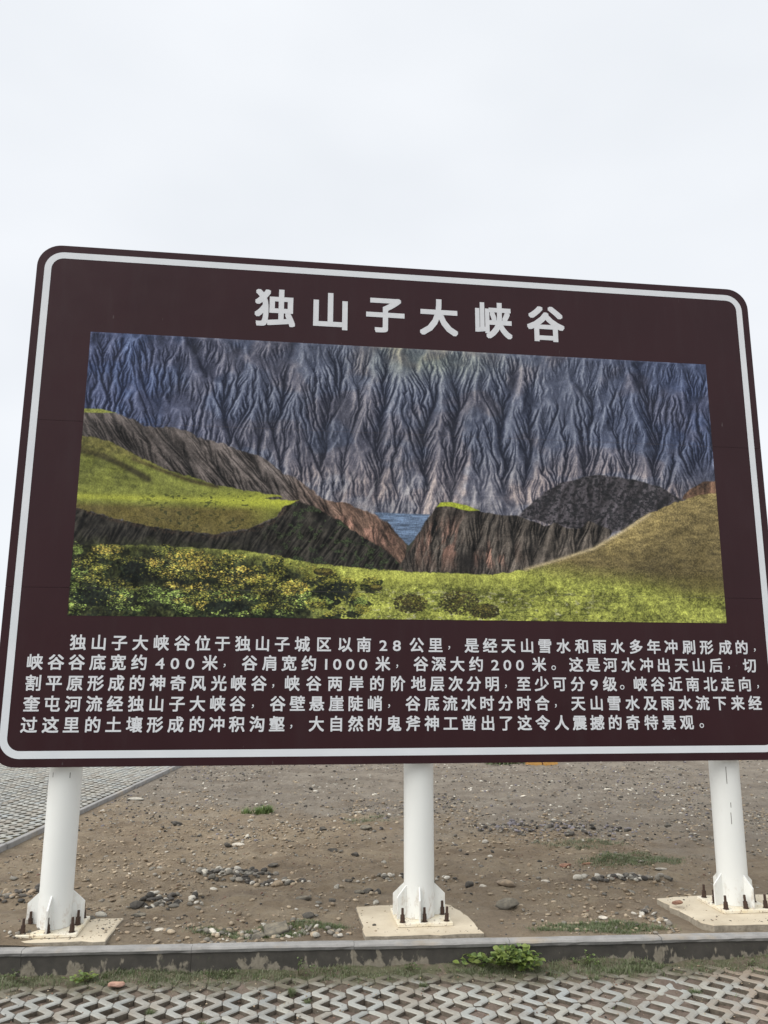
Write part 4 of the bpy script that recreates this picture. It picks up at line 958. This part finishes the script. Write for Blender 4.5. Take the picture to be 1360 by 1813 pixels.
for nm, x, y, z, w, h, c, lab in (('rock', -1.578, 5.150, PZ+.002, .082, .034, 'p', 'flat brick-red stone lying on the front paving'), ('rock', 2.119, 6.12, .068, .068, .030, 'r', 'oblong rusty-brown stone on the back left of the right slab'), ('rock', -.055, 5.735, .030, .022, .014, 'd', 'tiny dark pebble on the left of the middle slab')):
    v = rock_shape(int(abs(x*999)), cuts=9); v = v*np.array([w/2/.8, w/3.4/.8, h*.62]); v[:, 2] = np.maximum(v[:, 2], -h*.35)
    o = link(nm, fastmesh(nm, v, if3, [RM[c]]), None, label=lab, category='rock'); o.location = (x, y, z+h*.33); o.rotation_euler = (0, 0, .15)
for (x0, x1, y0, y1, z_, nn, lab) in ((-.2, .66, 5.6, 6.22, .030, 420, 'sand grains and pebbles lying on the middle footing slab'), (2.1, 3.2, 5.80, 6.45, .043, 520, 'sand grains and pebbles lying on the right footing slab'), (-2.15, -1.78, 5.40, 5.82, .040, 420, 'sand and pebbles lying on the left footing slab')):
    X = x0+(x1-x0)*rg.random(nn); Y = y0+(y1-y0)*rg.random(nn); e_ = np.minimum(np.minimum(X-x0, x1-X), np.minimum(Y-y0, y1-Y)); k = rg.random(nn) < .12+np.exp(-(e_/.07)**2)*.9; X, Y = X[k], Y[k]
    stuff(scatter('grit', X, Y, .0025+.007*rg.random(len(X))**2.5, 'bbbgd', z=lambda x, y: np.full(len(x), z_-.001)), lab, 'grit')
# crumbs of soil on the front paving and on the slabs
X = (rg.random(2600)*2-1)*3.2; Y = kerb_y(X)-.05-rg.random(2600)**1.7*.95; k = fb(X, Y, .25, 3, 30) > .42; X, Y = X[k], Y[k]
stuff(scatter('soil_crumbs', X, Y, .003+.005*rg.random(len(X))**2, 'bbdgr', z=lambda x, y: np.full(len(x), PZ-.003)), 'soil crumbs and grit spilled over the front pavers', 'grit')

# ================================================================ GRASS AND WEEDS
def blades(name, X, Y, Z, Ln, wd_, mtls, lean=.9, seg=2):
    n = len(X); a = rg.random(n)*6.283; d = np.stack([np.cos(a), np.sin(a)], -1); s = np.stack([-np.sin(a), np.cos(a)], -1)
    l = Ln*(.5+.9*rg.random(n)); w = wd_*(.6+.8*rg.random(n)); t = lean*(.3+.9*rg.random(n)); P = []
    for i, (f, ww) in enumerate(((0, 1), (.5, .85), (1, .08))):
        r_ = l*f*np.sin(t*f*1.0); z = l*f*np.cos(t*f*.95)
        for sg in (-1, 1):
            P.append(np.stack([X+d[:, 0]*r_+s[:, 0]*w*ww*sg, Y+d[:, 1]*r_+s[:, 1]*w*ww*sg, Z+z], -1))
    V = np.stack(P, 1).reshape(-1, 3); F = (np.array([(0, 1, 3, 2), (2, 3, 5, 4)])[None]+(np.arange(n)*6)[:, None, None]).reshape(-1, 4)
    mi = np.repeat(rg.choice(len(mtls), n), 2)
    o = link(name, fastmesh(name, V, F, mtls, mi=mi), None, kind='stuff'); return o
def tuft_patch(label, cx, cy, rx, ry, n, Ln, wd_=.0022, z=None, mt=None, clumps=12, name='grass_patch', lean=.9, ang=0.):
    cc = []
    for _ in range(clumps):
        a = rg.random()*6.283; q = rg.random()**.6; cc.append((rx*q*math.cos(a), ry*q*math.sin(a)))
    cc = np.array(cc); k = rg.integers(clumps, size=n); u = cc[k, 0]+rg.normal(0, rx*.16, n); v = cc[k, 1]+rg.normal(0, min(rx, ry)*.20, n)
    X = cx+u*math.cos(ang)-v*math.sin(ang); Y = cy+u*math.sin(ang)+v*math.cos(ang)
    zz = dirt_h(X, Y) if z is None else z(X, Y)
    return stuff(blades(name, X, Y, zz-.002, Ln, wd_, mt or [M_GRASS, M_DGRASS], lean), label, 'grass')
for q in range(1):
    X = (rg.random(900)*2-1)*3.0; Y = kerb_y(X)-.10-rg.random(900)**1.5*.85; k = fb(X, Y, .22, 3, 40+q) > .60; X, Y = X[k], Y[k]
    if q == 0: stuff(blades('weed_specks', X, Y, np.maximum(bed_h(X, Y), PZ-.02), .020, .0018, [M_GRASS, M_DGRASS]), 'tiny weeds sprouting in the holes of the front pavers', 'grass')
tuft_patch('small fresh green tuft on the far dirt right of the left post', -1.53, 10.15, .16, .16, 700, .075, .004, mt=[M_LEAF, M_GRASS], clumps=6)
tuft_patch('low dusty green patch on the dirt left of the right post', 2.28, 7.75, .44, .26, 4200, .026, .0024, mt=[M_DGRASS, M_GRASS, M_DGRASS], clumps=26)
tuft_patch('thin grass spreading left from the dusty patch', 1.95, 8.45, .42, .20, 1300, .028, .0026, mt=[M_DGRASS], clumps=14)
tuft_patch('short grass strip behind the kerb left of the right slab', 1.45, 5.80, .42, .10, 5200, .024, .0016, clumps=26)
tuft_patch('sparse grass around the dark rock left of the middle slab', -.42, 5.78, .22, .10, 1300, .022, .0017, clumps=12)
tuft_patch('grass around the tilted slab behind the kerb', -.90, 5.66, .32, .09, 2200, .024, .0018, clumps=14)
tuft_patch('greenery at the far end of the dirt beside the orange blocks', 2.25, 15.6, .5, .3, 1500, .14, .008, clumps=14)
tuft_patch('faint green growth between the far gravel and middle post', -.15, 9.6, .35, .25, 400, .035, .003, mt=[M_DGRASS], clumps=9)
bedz = lambda X, Y: np.maximum(bed_h(X, Y), PZ-.012)
for lab, x, rx, n, L_ in (('grass growing along the kerb foot right of the small leafy weed', -1.33, .36, 4600, .035), ('grass at the kerb foot in the far left corner', -2.25, .26, 1500, .035),
        ('grass at the kerb foot left of the middle slab', -.52, .30, 1500, .034), ('grass at the kerb foot below the middle slab', .0, .34, 1500, .032), ('thick grass at the kerb foot right of the big leafy weed', 1.42, .42, 4600, .040), ('thin grass at the kerb foot below the right slab', 2.30, .34, 1300, .032), ('grass beneath the big leafy weed', .70, .30, 2400, .035)):
    tuft_patch(lab, x, float(kerb_y(x))-.115, rx*1.2, .095, int(n*.62), L_*.66, .0016, mt=[M_GRASS, M_DGRASS, M_DGRASS], z=bedz, ang=K_YAW, clumps=22)
for lab, x, y, r_, n in (('round grass tuft in a paver hole left of centre', -.52, 5.07, .028, 420), ('grass tuft in a paver hole near the bottom left', -1.27, 4.78, .026, 260), ('thin tuft in a paver hole left of the round one', -.43, 4.93, .02, 140), ('tuft in a paver hole in the left corner', -2.16, 4.72, .03, 220), ('tuft in a paver hole at the bottom, right of the left corner', -.96, 4.62, .035, 260),
        ('tuft between worn pavers at the right', 1.83, 5.12, .045, 260), ('grass at the far right end of the paving', 2.45, 5.38, .05, 300), ('small tuft in a paver hole in the middle', .25, 5.2, .02, 120), ('tuft in a paver hole right of the middle', 1.30, 5.30, .03, 180)):
    tuft_patch(lab, x, y, r_, r_, n, .030, .0017, z=bedz, clumps=5)
def leaf_mesh(L_, w, mt, lob):
    V = [(0, 0, 0)]; F = []
    prof = [(.12, .25), (.32, .85), (.5, 1.), (.68, .72 if lob else .85), (.86, .38)]
    for i, (f, k) in enumerate(prof):
        z = .22*L_*math.sin(f*2.4); V += [(f*L_, -w*k, z-.10*w), (f*L_, 0, z-.16*w*(1-f)-.25*w), (f*L_, w*k, z-.10*w)]
    V.append((L_, 0, .22*L_*math.sin(2.4)-.1*L_)); F += [(0, 1, 2), (0, 2, 3)]
    for i in range(4):
        a = 1+3*i; F += [(a, a+3, a+4, a+1), (a+1, a+4, a+5, a+2)]
    a = 13; e = len(V)-1; F += [(a, e, a+1), (a+1, e, a+2)]
    return mesh('leaf', V, F, [mt], smooth=True)
def weed(x, y, z, spread, h, n, L_, label, mts, seed):
    r_ = random.Random(seed); root = empty('weed', (x, y, z), 0, label, 'weed', 'leafy weeds along the kerb')
    meshes = [leaf_mesh(L_*(.7+.6*r_.random()), L_*.36, r_.choice(mts), k % 2) for k in range(7)]
    stems = MB(); tips = []
    for k in range(max(5, n//6)):
        a = r_.random()*6.283; q = r_.random()**.6; tx_ = math.cos(a)*q*spread; ty_ = math.sin(a)*q*spread*.34-.02; tz = h*(1-.55*q*q)*(.55+.5*r_.random())
        p = Vector((tx_*.12, ty_*.12, 0)); 
        for i in range(1, 6):
            f = i/5; q2 = Vector((tx_*(.12+.88*f), ty_*(.12+.88*f), tz*math.sin(f*1.57))); w = .0022*(1-.5*f)
            stems.add([p+Vector((w, 0, 0)), p+Vector((-w*.5, w*.87, 0)), p+Vector((-w*.5, -w*.87, 0)), q2+Vector((w, 0, 0)), q2+Vector((-w*.5, w*.87, 0)), q2+Vector((-w*.5, -w*.87, 0))], [(0, 1, 4, 3), (1, 2, 5, 4), (2, 0, 3, 5)]); p = q2
            if i >= 2: tips.append((q2, a))
    link('stem', stems.mesh('stem', [M_STEM]), root)
    for k in range(n):
        q, a = tips[r_.randrange(len(tips))] if k >= len(tips) else tips[k]
        o = link('leaf', r_.choice(meshes), root); o.location = q+Vector((r_.gauss(0, .006), r_.gauss(0, .006), r_.gauss(0, .004))); b = a+r_.gauss(0, 1.2)
        o.rotation_euler = (r_.gauss(0, .45), -r_.random()*.7+.25, b)
        o.scale = (1, 1, 1)
kz = PZ-.01
weed(.76, float(kerb_y(.76))-.085, kz,   .29, .16, 260, .046, 'big leafy green weed spilling over the kerb right of the middle slab', [M_LEAF, M_LEAF, M_GRASS, M_LEAF2], 1)
weed(-1.80, float(kerb_y(-1.80))-.11, kz, .11, .070, 70, .024, 'small yellow-green leafy weed at the kerb foot on the left', [M_LEAF2, M_LEAF], 2)
weed(1.28, float(kerb_y(1.28))-.08, kz, .10, .125, 55, .018, 'thin upright weed at the kerb foot right of the big leafy one', [M_GRASS, M_LEAF], 3)
weed(-2.22, float(kerb_y(-2.22))-.08, kz, .12, .085, 50, .017, 'straggly small-leaved weed at the kerb foot in the left corner', [M_GRASS, M_DGRASS], 4)
weed(-.52, float(kerb_y(-.52))-.08, kz, .12, .10, 50, .016, 'fine-leaved weed against the kerb left of the middle slab', [M_GRASS, M_DGRASS], 5)
weed(2.36, float(kerb_y(2.36))-.09, kz, .10, .05, 30, .016, 'low weed at the kerb foot below the right slab', [M_GRASS, M_DGRASS], 6)
weed(.16, float(kerb_y(.16))-.08, kz, .10, .07, 34, .015, 'tiny weed against the kerb below the middle slab', [M_GRASS, M_LEAF], 7)

weed(.42, float(kerb_y(.42))-.09, kz, .10, .05, 30, .014, 'low weed left of the big leafy one', [M_GRASS, M_DGRASS], 8)
weed(-.95, float(kerb_y(-.95))-.08, kz, .12, .055, 40, .013, 'tiny-leaved weed in the grass strip on the left of the kerb foot', [M_GRASS, M_DGRASS], 9)
weed(1.62, float(kerb_y(1.62))-.10, kz, .12, .06, 44, .014, 'low spreading weed right of the thin upright one', [M_GRASS, M_DGRASS], 10)

# ================================================================ FAR ORANGE BLOCKS
for i, (x, lab) in enumerate(((2.795, 'left one of two faded orange plastic blocks far behind the board'), (3.09, 'right one of two faded orange plastic blocks far behind the board'))):
    e = empty('plastic_barrier_block', (x, 15.3, 0), .02, lab, 'barrier', 'orange plastic blocks behind the board')
    mb = MB(); V = []
    pr = [(-.135, 0), (.135, 0), (.135, .05), (.115, .07), (.105, .26), (.085, .28), (-.085, .28), (-.105, .26), (-.115, .07), (-.135, .05)]
    n = len(pr); V = [(a, -.09, b) for a, b in pr]+[(a, .09, b) for a, b in pr]
    link('shell', mesh('shell', V, [tuple(range(n)), tuple(range(2*n-1, n-1, -1))]+[((q+1) % n, q, n+q, n+(q+1) % n) for q in range(n)], [M_ORANGE]), e)
    mb = MB(); mb.box(-.10, .10, -.094, -.0905, .09, .24, .001); link('recess_panel', mb.mesh('recess_panel', [M_ORANGE]), e)
    mb = MB(); mb.box(-.03, .03, -.03, .03, .2805, .31, .004); link('filler_cap', mb.mesh('filler_cap', [M_STEEL]), e)
